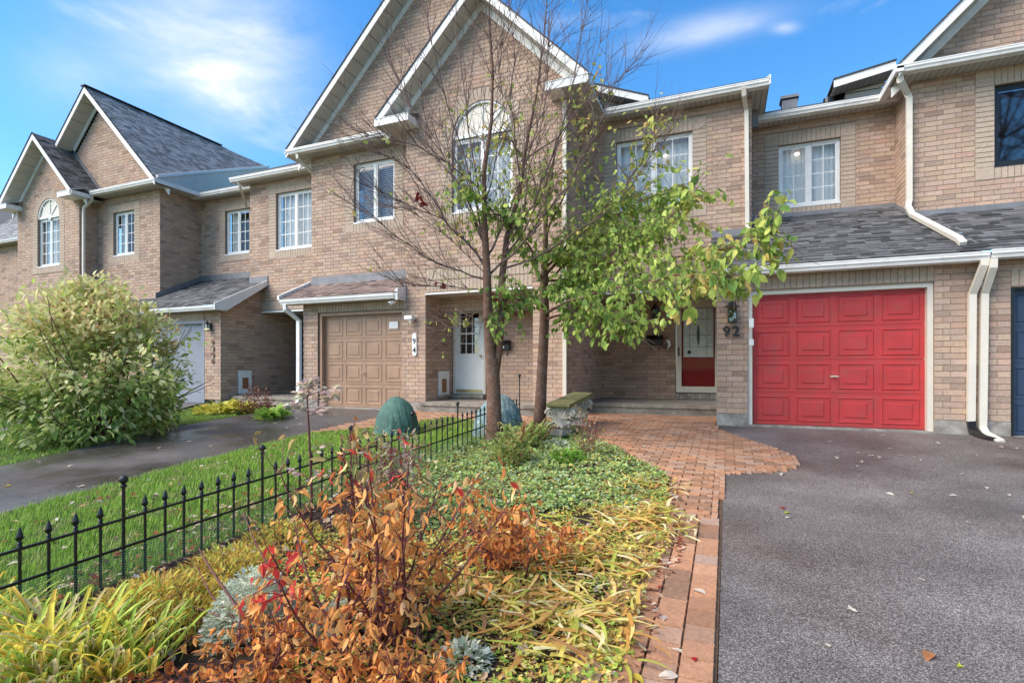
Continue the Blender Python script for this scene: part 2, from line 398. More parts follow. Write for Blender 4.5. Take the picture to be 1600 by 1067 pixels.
# ------------------------------------------------------------------ brick walls
def scan(poly, z):
    xs = []; n = len(poly)
    for i in range(n):
        (x0, z0), (x1, z1) = poly[i], poly[(i + 1) % n]
        if (z0 <= z) != (z1 <= z): xs.append(x0 + (z - z0) / (z1 - z0) * (x1 - x0))
    xs.sort(); return [(xs[k], xs[k + 1]) for k in range(0, len(xs) - 1, 2)]
def minus(iv, holes):
    for h0, h1 in holes:
        out = []
        for a, b in iv:
            if h1 <= a or h0 >= b: out.append((a, b)); continue
            if h0 > a: out.append((a, h0))
            if h1 < b: out.append((h1, b))
        iv = out
    return iv
def arch_poly(x0, x1, z0, z1, n=14):
    xc, r = (x0 + x1) / 2, (x1 - x0) / 2
    return [(x0, z0), (x1, z0)] + [(xc + r * math.cos(math.pi * k / n), z1 + r * math.sin(math.pi * k / n)) for k in range(n + 1)]
BL, BH = .267, .089
class House:
    def __init__(s, name, label, loc):
        s.e = thing(name, label, 'house', loc); s.br = Pieces('brick', {'b': BRICK_PROTO}, BRICK_PAL, 'brick')
        s.sh = None
    def frame_m(s, axis, c, a, z, sx, sz, dep):
        if axis == 'f': return Matrix(((sx, 0, 0, a), (0, dep, 0, c), (0, 0, sz, z), (0, 0, 0, 1)))
        if axis == 'r': return Matrix(((0, -dep, 0, c), (sx, 0, 0, a), (0, 0, sz, z), (0, 0, 0, 1)))     # faces +X
        return Matrix(((0, dep, 0, c), (-sx, 0, 0, a + sx), (0, 0, sz, z), (0, 0, 0, 1)))                 # faces -X
    def pt(s, axis, c, a, z, out=0.0):
        if axis == 'f': return (a, c - out, z)
        if axis == 'r': return (c + out, a, z)
        return (c - out, a, z)
    def brickrow(s, wall, axis, c, a0, a1, z, h, col=None, dep=.009):
        s.br.add('b', s.frame_m(axis, c, a0, z, a1 - a0, h, dep), random.randrange(NB) if col is None else col, wall, (a1 - a0) * h)
    def wall(s, axis, c, poly, holes=(), z0=0.0, lay=True, label=None, soldier=(), wins=()):
        """poly in (a, z); holes: rects (a0,a1,z0,z1) or polygons; soldier: rects laid as upright bricks"""
        zs = [p[1] for p in poly]; zb, zt = min(zs), max(zs); mb = MB(); hp = []
        for h in holes: hp.append([(h[0], h[2]), (h[1], h[2]), (h[1], h[3]), (h[0], h[3])] if not isinstance(h[0], tuple) else list(h))
        for v in wins: hp.append(arch_poly(v[0], v[1], v[2], v[3]) if len(v) > 4 else [(v[0], v[2]), (v[1], v[2]), (v[1], v[3]), (v[0], v[3])])
        sp = [[(h[0], h[2]), (h[1], h[2]), (h[1], h[3]), (h[0], h[3])] for h in soldier]
        for v in wins:
            if len(v) > 4: sp.append(arch_poly(v[0] - .267, v[1] + .267, v[2] - .237, v[3]))
            else: sp.append([(v[0] - .267, v[2] - .237), (v[1] + .267, v[2] - .237), (v[1] + .267, v[3] + .267), (v[0] - .267, v[3] + .267)])
        cuts = sorted({zb, zt} | {q[1] for h in hp + [list(poly)] for q in h if zb < q[1] < zt} | {zb + k * .09 for k in range(int((zt - zb) / .09)) } if any(len(h) > 4 for h in hp + [poly]) or len(poly) == 3 or len(poly) == 5 else
                      {zb, zt} | {q[1] for h in hp for q in h if zb < q[1] < zt})
        for k in range(len(cuts) - 1):
            a, b = cuts[k], cuts[k + 1]
            if b - a < 1e-5: continue
            zm = (a + b) / 2; iv = scan(poly, zm)
            for h in hp: iv = minus(iv, scan(h, zm))
            for q0, q1 in iv:
                if q1 - q0 > .004: mb.quad(s.pt(axis, c, q0, a), s.pt(axis, c, q1, a), s.pt(axis, c, q1, b), s.pt(axis, c, q0, b))
        for h in hp:                                     # reveals
            for i in range(len(h)):
                p, q = h[i], h[(i + 1) % len(h)]
                if p[1] == q[1] == zb: continue
                mb.quad(s.pt(axis, c, *p), s.pt(axis, c, *q), s.pt(axis, c, *q, out=-.13), s.pt(axis, c, *p, out=-.13))
        w = mb.build('wall', 'mortar', s.e, label=label)
        if not lay: return w
        i0 = math.floor((zb - z0) / BH)
        for i in range(i0, int((zt - z0) / BH) + 1):
            z = z0 + i * BH; zm = z + BH / 2
            if z < zb - .02 or z + BH > zt + .05: continue
            iv = scan(poly, zm)
            for h in hp + sp: iv = minus(iv, scan(h, zm))
            for q0, q1 in iv:
                off = (i % 2) * BL / 3; k = math.floor((q0 - off) / BL); x = off + k * BL
                while x < q1:
                    a0, a1 = max(x + .006, q0 + .001), min(x + BL - .004, q1 - .001)
                    if a1 - a0 > .02: s.brickrow(w, axis, c, a0, a1, z + .006, BH - .010, dep=random.uniform(.004, .006))
                    x += BL
        for h in soldier: s.soldier(w, axis, c, *h)
        for v in wins: s.surround(w, axis, c, v[0], v[1], v[2], v[3], arch=len(v) > 4)
        return w
    def soldier(s, w, axis, c, a0, a1, z0, z1, dep=.007, pale=True):
        n = max(1, round((a1 - a0) / BH)); p = (a1 - a0) / n
        for k in range(n):
            s.brickrow(w, axis, c, a0 + k * p + .005, a0 + (k + 1) * p - .005, z0 + .005, z1 - z0 - .01,
                       PALE0 + random.randrange(5) if pale else None, dep)
    def surround(s, w, axis, c, x0, x1, z0, z1, q=.267, arch=False):
        """pale bricks round an opening; the areas themselves must be holes/soldiers of the wall"""
        P = lambda: PALE0 + random.randrange(5)
        if not arch:
            s.soldier(w, axis, c, x0, x1, z1, z1 + q)
            for a in (x0 - q, x1): s.brickrow(w, axis, c, a + .004, a + q - .004, z1 + .004, q - .008, P(), .009)
        else:
            xc, rr = (x0 + x1) / 2, (x1 - x0) / 2; n = max(8, round(math.pi * (rr + q * .5) / BH))
            for k in range(n):
                a = math.pi * (k + .5) / n; da = math.pi / n; ca, sa = math.cos(a), math.sin(a); wd = (rr + q * .45) * da * .88
                ox, oz = xc + ca * (rr + .006) + sa * wd / 2, z1 + sa * (rr + .006) - ca * wd / 2
                mt = Matrix(((ca * (q - .012), 0, -sa * wd, ox), (0, .008, 0, c), (sa * (q - .012), 0, ca * wd, oz), (0, 0, 0, 1)))
                s.br.add('b', mt, P(), w, q * wd)
        s.soldier(w, axis, c, x0, x1, z0 - q + .03, z0 - .02)
        for a in (x0 - q, x1):
            s.brickrow(w, axis, c, a + .004, a + q - .004, z0 - q + .034, q - .05, P(), .009)
            n = max(1, round((z1 - z0 + .02) / BH)); p = (z1 - z0 + .02) / n
            for k in range(n): s.brickrow(w, axis, c, a + .004, a + q - .004, z0 - .02 + k * p + .005, p - .01, P(), .008)
    # ------------------------------------------------ windows and doors
    def window(s, c, x0, x1, z0, z1, sashes=2, cols=2, rows=4, frame='white', grid=True, back='curtain', glass='glass', split=None, name='window', label=None, deep=0.0):
        y = c + .07; fw = .05; f = MB()
        f.box(x0, x1, y, y + .06, z0, z0 + fw); f.box(x0, x1, y, y + .06, z1 - fw, z1)
        f.box(x0, x0 + fw, y, y + .06, z0 + fw, z1 - fw); f.box(x1 - fw, x1, y, y + .06, z0 + fw, z1 - fw)
        f.box(x0 - .01, x1 + .01, y - .085, y - .001, z0 - .035, z0 - .002)
        xs = [x0 + fw]; w = (x1 - x0 - 2 * fw)
        br = split or [k / sashes for k in range(1, sashes)]
        edges = [x0 + fw] + [x0 + fw + w * t for t in br] + [x1 - fw]
        for t in br: f.box(x0 + fw + w * t - .028, x0 + fw + w * t + .028, y + .002, y + .058, z0 + fw, z1 - fw)
        fo = f.build(name, frame, s.e, label=label)
        for k in range(len(edges) - 1):
            a, b = edges[k] + (.028 if k else 0), edges[k + 1] - (.028 if k < len(edges) - 2 else 0); sf = .032
            g = MB(); g.box(a, b, y + .012, y + .05, z0 + fw, z0 + fw + sf).box(a, b, y + .012, y + .05, z1 - fw - sf, z1 - fw)
            g.box(a, a + sf, y + .012, y + .05, z0 + fw + sf, z1 - fw - sf).box(b - sf, b, y + .012, y + .05, z0 + fw + sf, z1 - fw - sf)
            g.build('sash', frame, fo)
            a += sf; b -= sf; za, zb = z0 + fw + sf, z1 - fw - sf
            MB().quad((a, y + .03, za), (b, y + .03, za), (b, y + .03, zb), (a, y + .03, zb)).build('pane', glass, fo)
            if grid:
                m = MB(); mw = .010
                for q in range(1, cols): xx = a + (b - a) * q / cols; m.box(xx - mw, xx + mw, y + .017, y + .027, za, zb)
                for q in range(1, rows):
                    zz = za + (zb - za) * q / rows
                    for r_ in range(cols): m.box(a + (b - a) * r_ / cols + mw, a + (b - a) * (r_ + 1) / cols - mw, y + .018, y + .026, zz - mw, zz + mw)
                m.build('muntin', frame, fo)
        if back:
            cb = MB(); yb = y + .16 + deep; n = 26
            for k in range(n):
                a, b = x0 + (x1 - x0) * k / n, x0 + (x1 - x0) * (k + 1) / n
                d0, d1 = (.0, .02)[k % 2], (.0, .02)[(k + 1) % 2]
                if back == 'curtain': cb.quad((a, yb + d0, z0), (b, yb + d1, z0), (b, yb + d1, z1), (a, yb + d0, z1))
            if back == 'blind':
                nz = int((z1 - z0) / .05)
                for k in range(nz):
                    zz = z0 + k * .05; cb.quad((x0, yb - .012, zz), (x1, yb - .012, zz), (x1, yb + .01, zz + .047), (x0, yb + .01, zz + .047))
            if back == 'half':
                for k in list(range(0, 7)) + list(range(20, 26)):
                    a, b = x0 + (x1 - x0) * k / n, x0 + (x1 - x0) * (k + 1) / n
                    cb.quad((a, yb + (.0, .02)[k % 2], z0), (b, yb + (.0, .02)[(k + 1) % 2], z0), (b, yb + (.0, .02)[(k + 1) % 2], z1), (a, yb + (.0, .02)[k % 2], z1))
            if cb.v: cb.build('blind' if back == 'blind' else 'curtain', 'blind' if back == 'blind' else 'curtain', fo)
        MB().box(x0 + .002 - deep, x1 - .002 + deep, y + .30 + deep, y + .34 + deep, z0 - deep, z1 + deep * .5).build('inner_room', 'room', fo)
        return fo
    def garage(s, c, x0, x1, z0, z1, m, jamb='white', rows=4, cols=4, label=None, handle='chrome', raised=True):
        d = MB(); H = (z1 - z0) / rows
        for r_ in range(rows): d.box(x0, x1, c, c + .045, z0 + r_ * H + .003, z0 + (r_ + 1) * H - .003)
        d.box(x0 + .01, x1 - .01, c + .012, c + .05, z0, z1)
        do = d.build('garage_door', m, s.e, label=label)
        W = (x1 - x0 - .04) / cols
        if raised:
            for r_ in range(rows):
                for q in range(cols):
                    a, b = x0 + .02 + q * W + .045, x0 + .02 + (q + 1) * W - .045; zb, zt = z0 + r_ * H + .06, z0 + (r_ + 1) * H - .06
                    lv = [(0, 0), (.012, .011), (.02, .011), (.032, -.004), (.085, -.004), (.098, .010)]; p = MB(); prev = None
                    for ins, dep in lv:
                        rc = [(a + ins, c - dep - .001, zb + ins), (b - ins, c - dep - .001, zb + ins), (b - ins, c - dep - .001, zt - ins), (a + ins, c - dep - .001, zt - ins)]
                        if prev:
                            for k in range(4): p.quad(prev[k], prev[(k + 1) % 4], rc[(k + 1) % 4], rc[k])
                        prev = rc
                    p.poly(prev); p.build('panel', m, do)
        hx = x0 + .02 + W * cols / 2 - (W * .0); hz = z0 + H * 1.5 + .0
        h = MB(); h.tube([(hx, c - .012, hz), (hx, c - .05, hz)], .014, 8); h.box(hx - .06, hx + .06, c - .062, c - .05, hz - .009, hz + .009)
        h.build('handle', handle, do)
        MB().box(x0 + .004, x1 - .004, c - .012, c + .03, z0 - .03, z0 - .001).build('door_seal', 'black', s.e)
        j = MB(); t = .07
        j.box(x0 - t, x0, c - .11, c + .01, z0 - .02, z1 + t); j.box(x1, x1 + t, c - .11, c + .01, z0 - .02, z1 + t); j.box(x0, x1, c - .11, c + .01, z1, z1 + t)
        j.build('door_frame', jamb, s.e)
        return do
    # ------------------------------------------------ eaves and roofs
    def gutter(s, x0, x1, y, z, m='gutter', h=.115, d=.12):
        """front lip at y, bottom at z"""
        pr = [(y + d, z), (y + .03, z), (y + .02, z + .035), (y + .0, z + .06), (y + .0, z + h - .02), (y - .006, z + h - .018), (y - .006, z + h), (y + .012, z + h), (y + .012, z + h - .02), (y + .02, z + .05), (y + d, z + .02)]
        return MB().prism([(x0, a, b) for a, b in pr], (x1 - x0, 0, 0)).build('gutter', m, s.e)
    def eave(s, x0, x1, y, yw, z, gut=True, frieze=True):
        if gut: s.gutter(x0, x1, y, z)
        MB().box(x0 + .004, x1 - .004, y + .121, y + .14, z - .015, z + .15).build('fascia', 'gutter', s.e)
        MB().box(x0 + .006, x1 - .006, y + .141, yw + .06, z + .004, z + .018).build('soffit', 'soffit', s.e)
    def gable(s, xc, half, zt, yf, yw, yb, left=True, right=True, th=.17, panels=True, xr=None, xl=None, zfrz=None):
        """12/12 gable facing -Y; zt = outer roof line height at the tips"""
        s2 = math.sqrt(.5); ap = zt + half
        for sg, on in ((-1, left), (1, right)):
            if not on: continue
            tip = xc + sg * half
            V = th / s2 * .86
            P = lambda x, dz, y: (x, y, ap - abs(x - xc) - dz)
            f = MB(); f.prism([P(tip, 0.012, yf), P(xc, 0.012, yf), P(xc, V, yf), P(tip, V, yf)], (0, .028, 0)); f.build('rake_board', 'white', s.e)
            d = MB(); d.prism([P(tip, -.02, yf - .02), P(xc, -.02, yf - .02), P(xc, .011, yf - .02), P(tip, .011, yf - .02)], (0, .05, 0)); d.build('drip_edge', 'roofdark', s.e)
            n = max(1, round(half / .235)) if panels else 1; base = bpy.data.objects.new('rake_soffit', None)
            sb = MB(); sb.prism([P(tip, V - .035, yf + .03), P(xc, V - .035, yf + .03), P(xc, V - .05, yf + .03), P(tip, V - .05, yf + .03)], (0, yw + .05 - yf - .03, 0))
            so = sb.build('rake_soffit', 'bark', s.e)
            for k in range(n):
                xa, xb = xc + sg * half * k / n, xc + sg * half * (k + 1) / n; xb -= sg * .014; xa += sg * .002
                MB().prism([P(xa, V - .050, yf + .03), P(xb, V - .050, yf + .03), P(xb, V - .036 + .022, yf + .03), P(xa, V - .036 + .022, yf + .03)], (0, yw - .03 - yf - .03, 0)).build('soffit_panel', 'soffit_panel', so)
            fz = MB(); fz.prism([P(tip, V - .01, yw - .030), P(xc, V - .01, yw - .030), P(xc, V + .17, yw - .030), P(tip, V + .17, yw - .030)], (0, .028, 0)); fz.build('frieze_board', 'white', s.e)
    def gable_roof(s, xc, half, zt, yf, yb, m='roofdark'):
        ap = zt + half
        for sg in (-1, 1):
            tip = xc + sg * half
            MB().prism([(tip, yf, zt - .01), (xc, yf, ap - .01), (xc, yf, ap - .06), (tip, yf, zt - .06)], (0, yb - yf, 0)).build('roof', m, s.e)
    def mono_roof(s, x0, x1, y0, z0, y1, z1, m='roofdark'):
        return MB().prism([(x0, y0, z0), (x0, y1, z1), (x0, y1, z1 - .08), (x0, y0, z0 - .02)], (x1 - x0, 0, 0)).build('roof', m, s.e)
    def downspout(s, pts, m='cream', w=.075, h=.06, up=(0, 1, 0), name='downspout'):
        return MB().ribbon(pts, w, h, up).build(name, m, s.e)
    def step(s, x0, x1, y0, y1, z0, z1, m='stone', name='step'):
        b = MB(); b.box(x0, x1, y0, y1, z1 - .07, z1); b.box(x0 + .01, x1 - .01, y0 + .03, y1, z0, z1 - .071)
        return b.build(name, m, s.e)

# shingles laid course by course on a sloping plane
def shingle_proto():
    return ([(0, 0, 0), (1, 0, 0), (1, 1, 0), (0, 1, 0), (0, 0, 1), (1, 0, 1), (1, 1, .12), (0, 1, .12)],
            [(4, 5, 6, 7), (0, 1, 5, 4), (1, 2, 6, 5), (3, 0, 4, 7)])
PAL_GREY = [tuple(v * f for v in c) for c in ((.105, .103, .104),) for f in (.45, .68, .85, .96, 1.05, 1.15, 1.3, 1.5)]
PAL_SILVER = [tuple(v * f for v in c) for c in ((.235, .232, .232),) for f in (.6, .75, .88, .96, 1.04, 1.12, 1.22, 1.35)]
PAL_BROWN = [tuple(v * f for v in c) for c in ((.20, .145, .125),) for f in (.6, .75, .85, .95, 1.0, 1.1, 1.25, 1.4)]
def shingle_field(h, roof, org, ud, vd, poly, pal, tagname, limit=300, lap=.145, wid=.22, th=.010):
    """org + a*ud + b*vd spans the slope, poly in (a, b)"""
    ud, vd = Vector(ud).normalized(), Vector(vd).normalized(); n = ud.cross(vd).normalized()
    if n.z < 0: n = -n
    pc = Pieces(tagname, {'s': shingle_proto()}, pal, 'shingle'); org = Vector(org)
    b0, b1 = min(p[1] for p in poly), max(p[1] for p in poly); i = 0; b = b0
    while b < b1 - .02:
        for q0, q1 in scan(poly, b + lap * .5):
            x = math.floor(q0 / wid) * wid + (i % 2) * wid * .5 + random.uniform(-.04, .04) - wid
            while x < q1:
                w = wid * random.choice((.55, .8, 1, 1, 1.2)); a0, a1 = max(x, q0), min(x + w - .006, q1)
                if a1 - a0 > .015:
                    o = org + ud * a0 + vd * b; L = min(lap + .02, b1 - b + .001); t = th * random.choice((.8, 1, 1, 1.9))
                    mt = Matrix(((ud.x * (a1 - a0), vd.x * L, n.x * t, o.x), (ud.y * (a1 - a0), vd.y * L, n.y * t, o.y), (ud.z * (a1 - a0), vd.z * L, n.z * t, o.z), (0, 0, 0, 1)))
                    pc.add('s', mt, random.randrange(len(pal)), roof, (a1 - a0) * lap)
                x += w
        b += lap; i += 1
    pc.finish('shingle', limit, 'shingle', h.e)

# ------------------------------------------------------------------ 92: the house with the red garage door
PIT = .48
def garage_roof_z(y, yg, zg): return zg + PIT * (y - yg)
h = House('townhouse', 'brick townhouse with the glossy red garage door and dark red front door', (1, 9.5, 0)); H92 = h
G = 9.50
PX0, PX1 = -.15, 3.39
DX0, DX1 = XY(1175, 9.65), XY(1445, 9.65)
h.wall('f', G, [(PX0, .2), (PX1, .2), (PX1, 2.60), (PX0, 2.60)], holes=[(DX0 - .07, DX1 + .07, .2, 2.235)], z0=.2, soldier=[(DX0 - .07, DX1 + .07, 2.24, 2.50)])
for a, b in ((PX0, DX0 - .072), (DX1 + .072, PX1)):
    MB().box(a, b, G - .012, G + .15, -.25, .198).build('foundation', 'concrete', h.e)
h.garage(9.65, DX0, DX1, .03, 2.165, 'red', jamb='cream', label='red garage door with four rows of raised panels')
MB().box(DX0 - .1, DX1 + .1, G - .06, 9.7, -.12, .025).build('door_sill', 'concrete', h.e)
hg = MB()
for zz in (1.62, 1.33): MB().box(DX0 - .055, DX0 + .015, G - .13, G - .10, zz, zz + (.15 if zz > 1.5 else .10)).build('door_sensor', 'white', h.e)
h.wall('l', PX0, [(G, .0), (12.0, .0), (12.0, 2.58), (G, 2.58)], z0=.2)
# recessed upper wall and its window
R92, F92, W90 = 12.50, 11.25, 11.50
wx0, wx1, wz0, wz1 = XY(1216.3, R92), XY(1313.2, R92), 4.38, 5.70
q = .267

h.wall('f', R92, [(.45, 3.95), (3.12, 3.95), (3.12, 6.33), (.45, 6.33)], wins=[(wx0, wx1, wz0, wz1)], z0=.2)
h.window(R92, wx0, wx1, wz0, wz1, sashes=2, cols=2, rows=4, label='casement window with white grille above the red garage', deep=.05)
def ceiling_lamp(h, px, py, Y, r):
    MB().lathe([(0, -r * .6), (r * .6, -r * .5), (r, 0), (r * .6, r * .5), (0, r * .6)], (XY(px, Y), Y, ZY(px, py, Y)), 14).build('ceiling_light', 'glow', h.e, smooth=True)
ceiling_lamp(h, 1245, 241, R92 + .205, .055)
MB().box(.45, 3.08, R92 - .035, R92 - .012, 4.03, 4.235).build('flashing', 'flash', h.e)
h.eave(.40, 3.10, R92 - .42, R92, 6.14)
h.mono_roof(.42, 3.30, R92 - .42, 6.27, 17.0, 8.45)
# forward section over the porch
fx0, fx1 = -2.19, XY(1082, F92); fz0, fz1 = 4.27, 5.79
h.wall('f', F92, [(-2.89, 2.58), (-.16, 2.58), (-.16, 3.42), (.45, 3.42), (.45, 6.42), (-2.89, 6.42)], wins=[(fx0, fx1, fz0, fz1)], z0=.2,
       soldier=[(-2.89 + .02, -.16, 2.60, 2.86)])
h.wall('r', .45, [(F92, 3.4), (R92, 3.4), (R92, 6.42), (F92, 6.42)], z0=.2)
h.window(F92, fx0, fx1, fz0, fz1, sashes=2, cols=2, rows=4, label='wide upstairs window half hidden by the leafy tree', deep=.05)
ceiling_lamp(h, 1040, 244, F92 + .205, .05)
MB().box(-2.885, -.155, F92 - .02, F92 + .10, 2.545, 2.575).build('lintel_trim', 'white', h.e)
MB().box(-2.885, -.155, F92 + .1, 13.0, 2.56, 2.575).build('porch_ceiling', 'soffit', h.e)
h.eave(-2.90, XY(1203, F92 - .42), F92 - .42, F92, 6.25)
h.mono_roof(-2.9, .74, F92 - .42, 6.38, 17.0, 9.25)
MB().box(.452, .74, F92 - .29, F92 + 1.0, 6.24, 6.262).build('soffit', 'soffit', h.e)
MB().prism([(.741, F92 - .42, 6.25), (.741, 17, 9.0), (.741, 17, 9.26), (.741, F92 - .42, 6.42)], (.025, 0, 0)).build('fascia', 'gutter', h.e)
MB().box(.455, .60, F92 + .55, F92 + .70, 5.9, 6.6).build('roof_return', 'flash', h.e)
# porch
h.wall('f', 12.98, [(-2.89, .22), (-.15, .22), (-.15, 2.60), (-2.89, 2.60)], holes=[(-1.12, -.20, .22, 2.50)], z0=.2)
h.wall('r', -2.89, [(9.95, .0), (12.98, .0), (12.98, 2.60), (9.95, 2.60)], z0=.2)
h.step(-2.86, -.16, 10.85, 13.0, -.06, .225)
MB().box(-2.86, -.16, 10.80, 10.845, -.08, .03).build('step_riser', 'concrete', h.e)
sb = MB()
for k in range(11): sb.box(-1.1 + k * .083, -1.1 + k * .083 + .074, 12.90, 12.99, .235, .36)
sb.build('sill_bricks', 'concrete', h.e)
dd = MB(); dx0, dx1, dz0, dz1 = -1.10, -.20, .385, 2.46; y = 12.90
for a in ((dx0, dx0 + .12, dz0, dz1), (dx1 - .045, dx1, dz0, dz1), (dx0 + .12, dx1 - .045, dz0, dz0 + .14), (dx0 + .12, dx1 - .045, dz1 - .1, dz1)): dd.box(a[0], a[1], y, y + .05, a[2], a[3])
st = dd.build('storm_door', 'cream', h.e, label='cream framed glass storm door')
MB().box(dx0 + .045, dx0 + .075, y - .045, y - .012, 1.25, 1.45).build('handle', 'black', st)
MB().quad((dx0 + .12, y + .02, dz0 + .14), (dx1 - .045, y + .02, dz0 + .14), (dx1 - .045, y + .02, dz1 - .1), (dx0 + .12, y + .02, dz1 - .1)).build('pane', 'glass_storm', st)
MB().box(dx0 - .01, dx1 + .01, y + .15, y + .2, .3, 2.52).build('inner_room', 'room', h.e)
MB().box(dx0, dx1, y + .0, y + .1, 2.462, 2.56).build('door_head', 'cream', h.e)
fd = MB().box(dx0 + .10, dx1, y + .09, y + .13, dz0, dz1).build('front_door', 'darkred', h.e, label='dark red front door behind the storm door')
gl = MB(); ga, gb, gz0, gz1 = dx0 + .19, dx1 - .11, 1.24, 2.32
gl.box(ga, gb, y + .075, y + .088, gz0, gz1).build('door_glass', 'frosted', fd)
lf = MB()
for a in ((ga - .03, ga, gz0 - .03, gz1 + .03), (gb, gb + .03, gz0 - .03, gz1 + .03), (ga, gb, gz0 - .03, gz0), (ga, gb, gz1, gz1 + .03)): lf.box(a[0], a[1], y + .065, y + .088, a[2], a[3])
lf.build('glass_frame', 'white', fd)
cm = MB(); gm = (ga + gb) / 2
for t in (.18, .82): xx = ga + (gb - ga) * t; cm.box(xx - .004, xx + .004, y + .068, y + .074, gz0, gz1)
for t in (.2, .45, .8): zz = gz0 + (gz1 - gz0) * t; cm.box(ga, gb, y + .067, y + .0735, zz - .004, zz + .004)
for k in range(9):
    zz = gz0 + .28 + k * .05; w_ = .045 * math.sin((k + 1) / 10 * math.pi) + .01
    cm.prism([(gm - w_, y + .066, zz), (gm, y + .066, zz - .03), (gm + w_, y + .066, zz), (gm, y + .066, zz + .03)], (0, .006, 0))
cm.build('door_came', 'black', fd)
MB().tube([(ga + .1, y + .060, gz0 + .09), (ga + .1, y + .066, gz0 + .09)], .045, 16).build('round_sticker', 'navy', fd)
# garage roof of 92: one slope from the gutter back to the walls
YG = 9.18; ZG = 2.575
RZ = lambda y: ZG + PIT * (y - YG)
h.gutter(-.22, PX1 - .02, YG, 2.462)
MB().box(-.22, PX1, YG + .121, YG + .14, 2.45, 2.56).build('fascia', 'gutter', h.e)
MB().box(-.22, PX1, YG + .141, G + .02, 2.478, 2.492).build('soffit', 'soffit', h.e)
MB().box(PX0 - .002, PX1, G - .001, G + .1, 2.60, 2.66).build('wall_plate', 'mortar', h.e)
rp = [(-.28, YG + .03), (3.39, YG + .03), (3.39, W90 - .02), (3.10, W90 - .02), (3.10, R92), (.47, R92), (.47, F92), (-.28, F92)]
rf = MB(); rf.poly([(x, y, RZ(y)) for x, y in rp]); rf.quad((-.28, YG + .03, RZ(YG + .03)), (-.28, F92, RZ(F92)), (-.28, F92, RZ(F92) - .2), (-.28, YG + .03, RZ(YG + .03) - .1))
roof = rf.build('roof', 'roofdark', h.e)
vd = Vector((0, 1, PIT)).normalized(); k_ = 1 / vd.y
shingle_field(h, roof, (0, YG + .03, RZ(YG + .03) + .002), (1, 0, 0), vd, [(x, (y - YG - .03) * k_) for x, y in rp], PAL_GREY, 'sg92')
MB().box(-.28, .46, F92 - .03, F92 - .012, 3.50, 3.70).build('flashing', 'flash', h.e)
h.downspout([(.30, F92 - .40, 6.27), (.31, F92 - .36, 6.15), (.36, F92 - .05, 6.0), (.375, F92 - .05, 3.75), (.40, F92 - .09, 3.66), (.42, F92 - .2, 3.62)])
MB().tube([(2.0, R92 + .3, 6.55), (2.0, R92 + .3, 6.66)], .10, 12).build('roof_vent', 'black', h.e)
vx0, vx1 = XY(1222, 12.9), XY(1246, 12.9)
MB().box(vx0, vx1, 12.9, 13.2, 6.3, 6.83).box(vx0 - .03, vx1 + .03, 12.87, 13.23, 6.86, 6.92).build('roof_vent', 'flash', h.e)
h.downspout([(XY(1540, YG), YG + .05, 2.47), (XY(1540, YG), YG + .05, 2.40), (XY(1519, G - .05), G - .05, 2.02), (XY(1517, G - .05), G - .05, .18)], w=.085, h=.07)
h.downspout([(XY(1517, G - .05), G - .052, .20), (XY(1519, G - .05), G - .055, .08), (XY(1535, 9.2), 9.2, -.01), (XY(1550, 9.05), 9.02, -.02)], m='black', w=.09, h=.075, name='downspout_shoe')
H92.br.finish('brick', 300, 'brick', h.e, want=lambda pr, c: pr[0] > 1120 or pr[1] > 520)

# ------------------------------------------------------------------ 90: right neighbour, navy garage
h = House('townhouse', 'brick townhouse at the right edge with the navy garage door and black framed window', (5.5, 9.5, 0))
NX0 = XY(1571, 9.65); NX1 = NX0 + 2.44
h.wall('f', G, [(PX1 + .002, .2), (7.2, .2), (7.2, 2.60), (PX1 + .002, 2.60)], holes=[(NX0, NX1, .2, 2.10)], z0=.2, soldier=[(NX0, NX1, 2.11, 2.38)])
for a, b in ((PX1 + .002, NX0 - .002), (NX1 + .002, 7.2)): MB().box(a, b, G - .012, G + .15, -.25, .198).build('foundation', 'concrete', h.e)
h.garage(9.65, NX0 + .05, NX1 - .05, .0, 2.07, 'navy', jamb='black', label='navy garage door')
MB().box(NX0, NX1, G - .06, 9.7, -.12, -.002).build('door_sill', 'concrete', h.e)
bx0 = XY(1554, W90); bx1 = bx0 + 1.5
h.wall('f', W90, [(3.10, 3.45), (10.4, 3.45), (10.4, 6.3), (6.72, 9.98), (3.10, 6.36)], wins=[(bx0, bx1, 4.45, 5.83)], z0=.2)
h.window(W90, bx0, bx1, 4.45, 5.83, sashes=1, cols=1, rows=1, frame='black', grid=False, back=None, glass='glass_dark', label='large black framed window')
h.wall('l', 3.10, [(W90, 3.3), (R92 + .02, 3.9), (R92 + .02, 6.4), (W90, 6.4)], z0=.2)
ye = W90 - .5
h.eave(2.755, 7.6, ye, W90, 6.125)
MB().box(2.74, 2.86, ye + .0, R92 - .35, 6.13, 6.25).build('gutter', 'gutter', h.e)
MB().box(2.76, 3.10, ye + .145, R92 - .4, 6.131, 6.143).build('soffit', 'soffit', h.e)
h.gable(6.72, 3.93, 6.27, ye + .03, W90, 17, right=True)
h.gable_roof(6.72, 3.93, 6.27, ye + .05, 17)
MB().prism([(3.2, W90 - .2, 6.30), (9.9, W90 - .2, 6.30), (9.9, W90 - .012, 6.46), (3.2, W90 - .012, 6.46)], (0, .01, -.02)).build('flashing', 'flash', h.e)
h.gutter(PX1 + .0, 7.3, YG - .015, 2.48)
MB().box(PX1 + .002, 7.3, YG + .121, YG + .14, 2.47, 2.58).build('fascia', 'gutter', h.e)
MB().box(PX1 + .002, 7.3, YG + .141, G + .02, 2.496, 2.51).build('soffit', 'soffit', h.e)
rp = [(3.386, YG + .03), (7.3, YG + .03), (7.3, W90), (3.386, W90)]
rf = MB(); rf.poly([(x, y, RZ(y) + .01) for x, y in rp]); roof = rf.build('roof', 'roofdark', h.e)
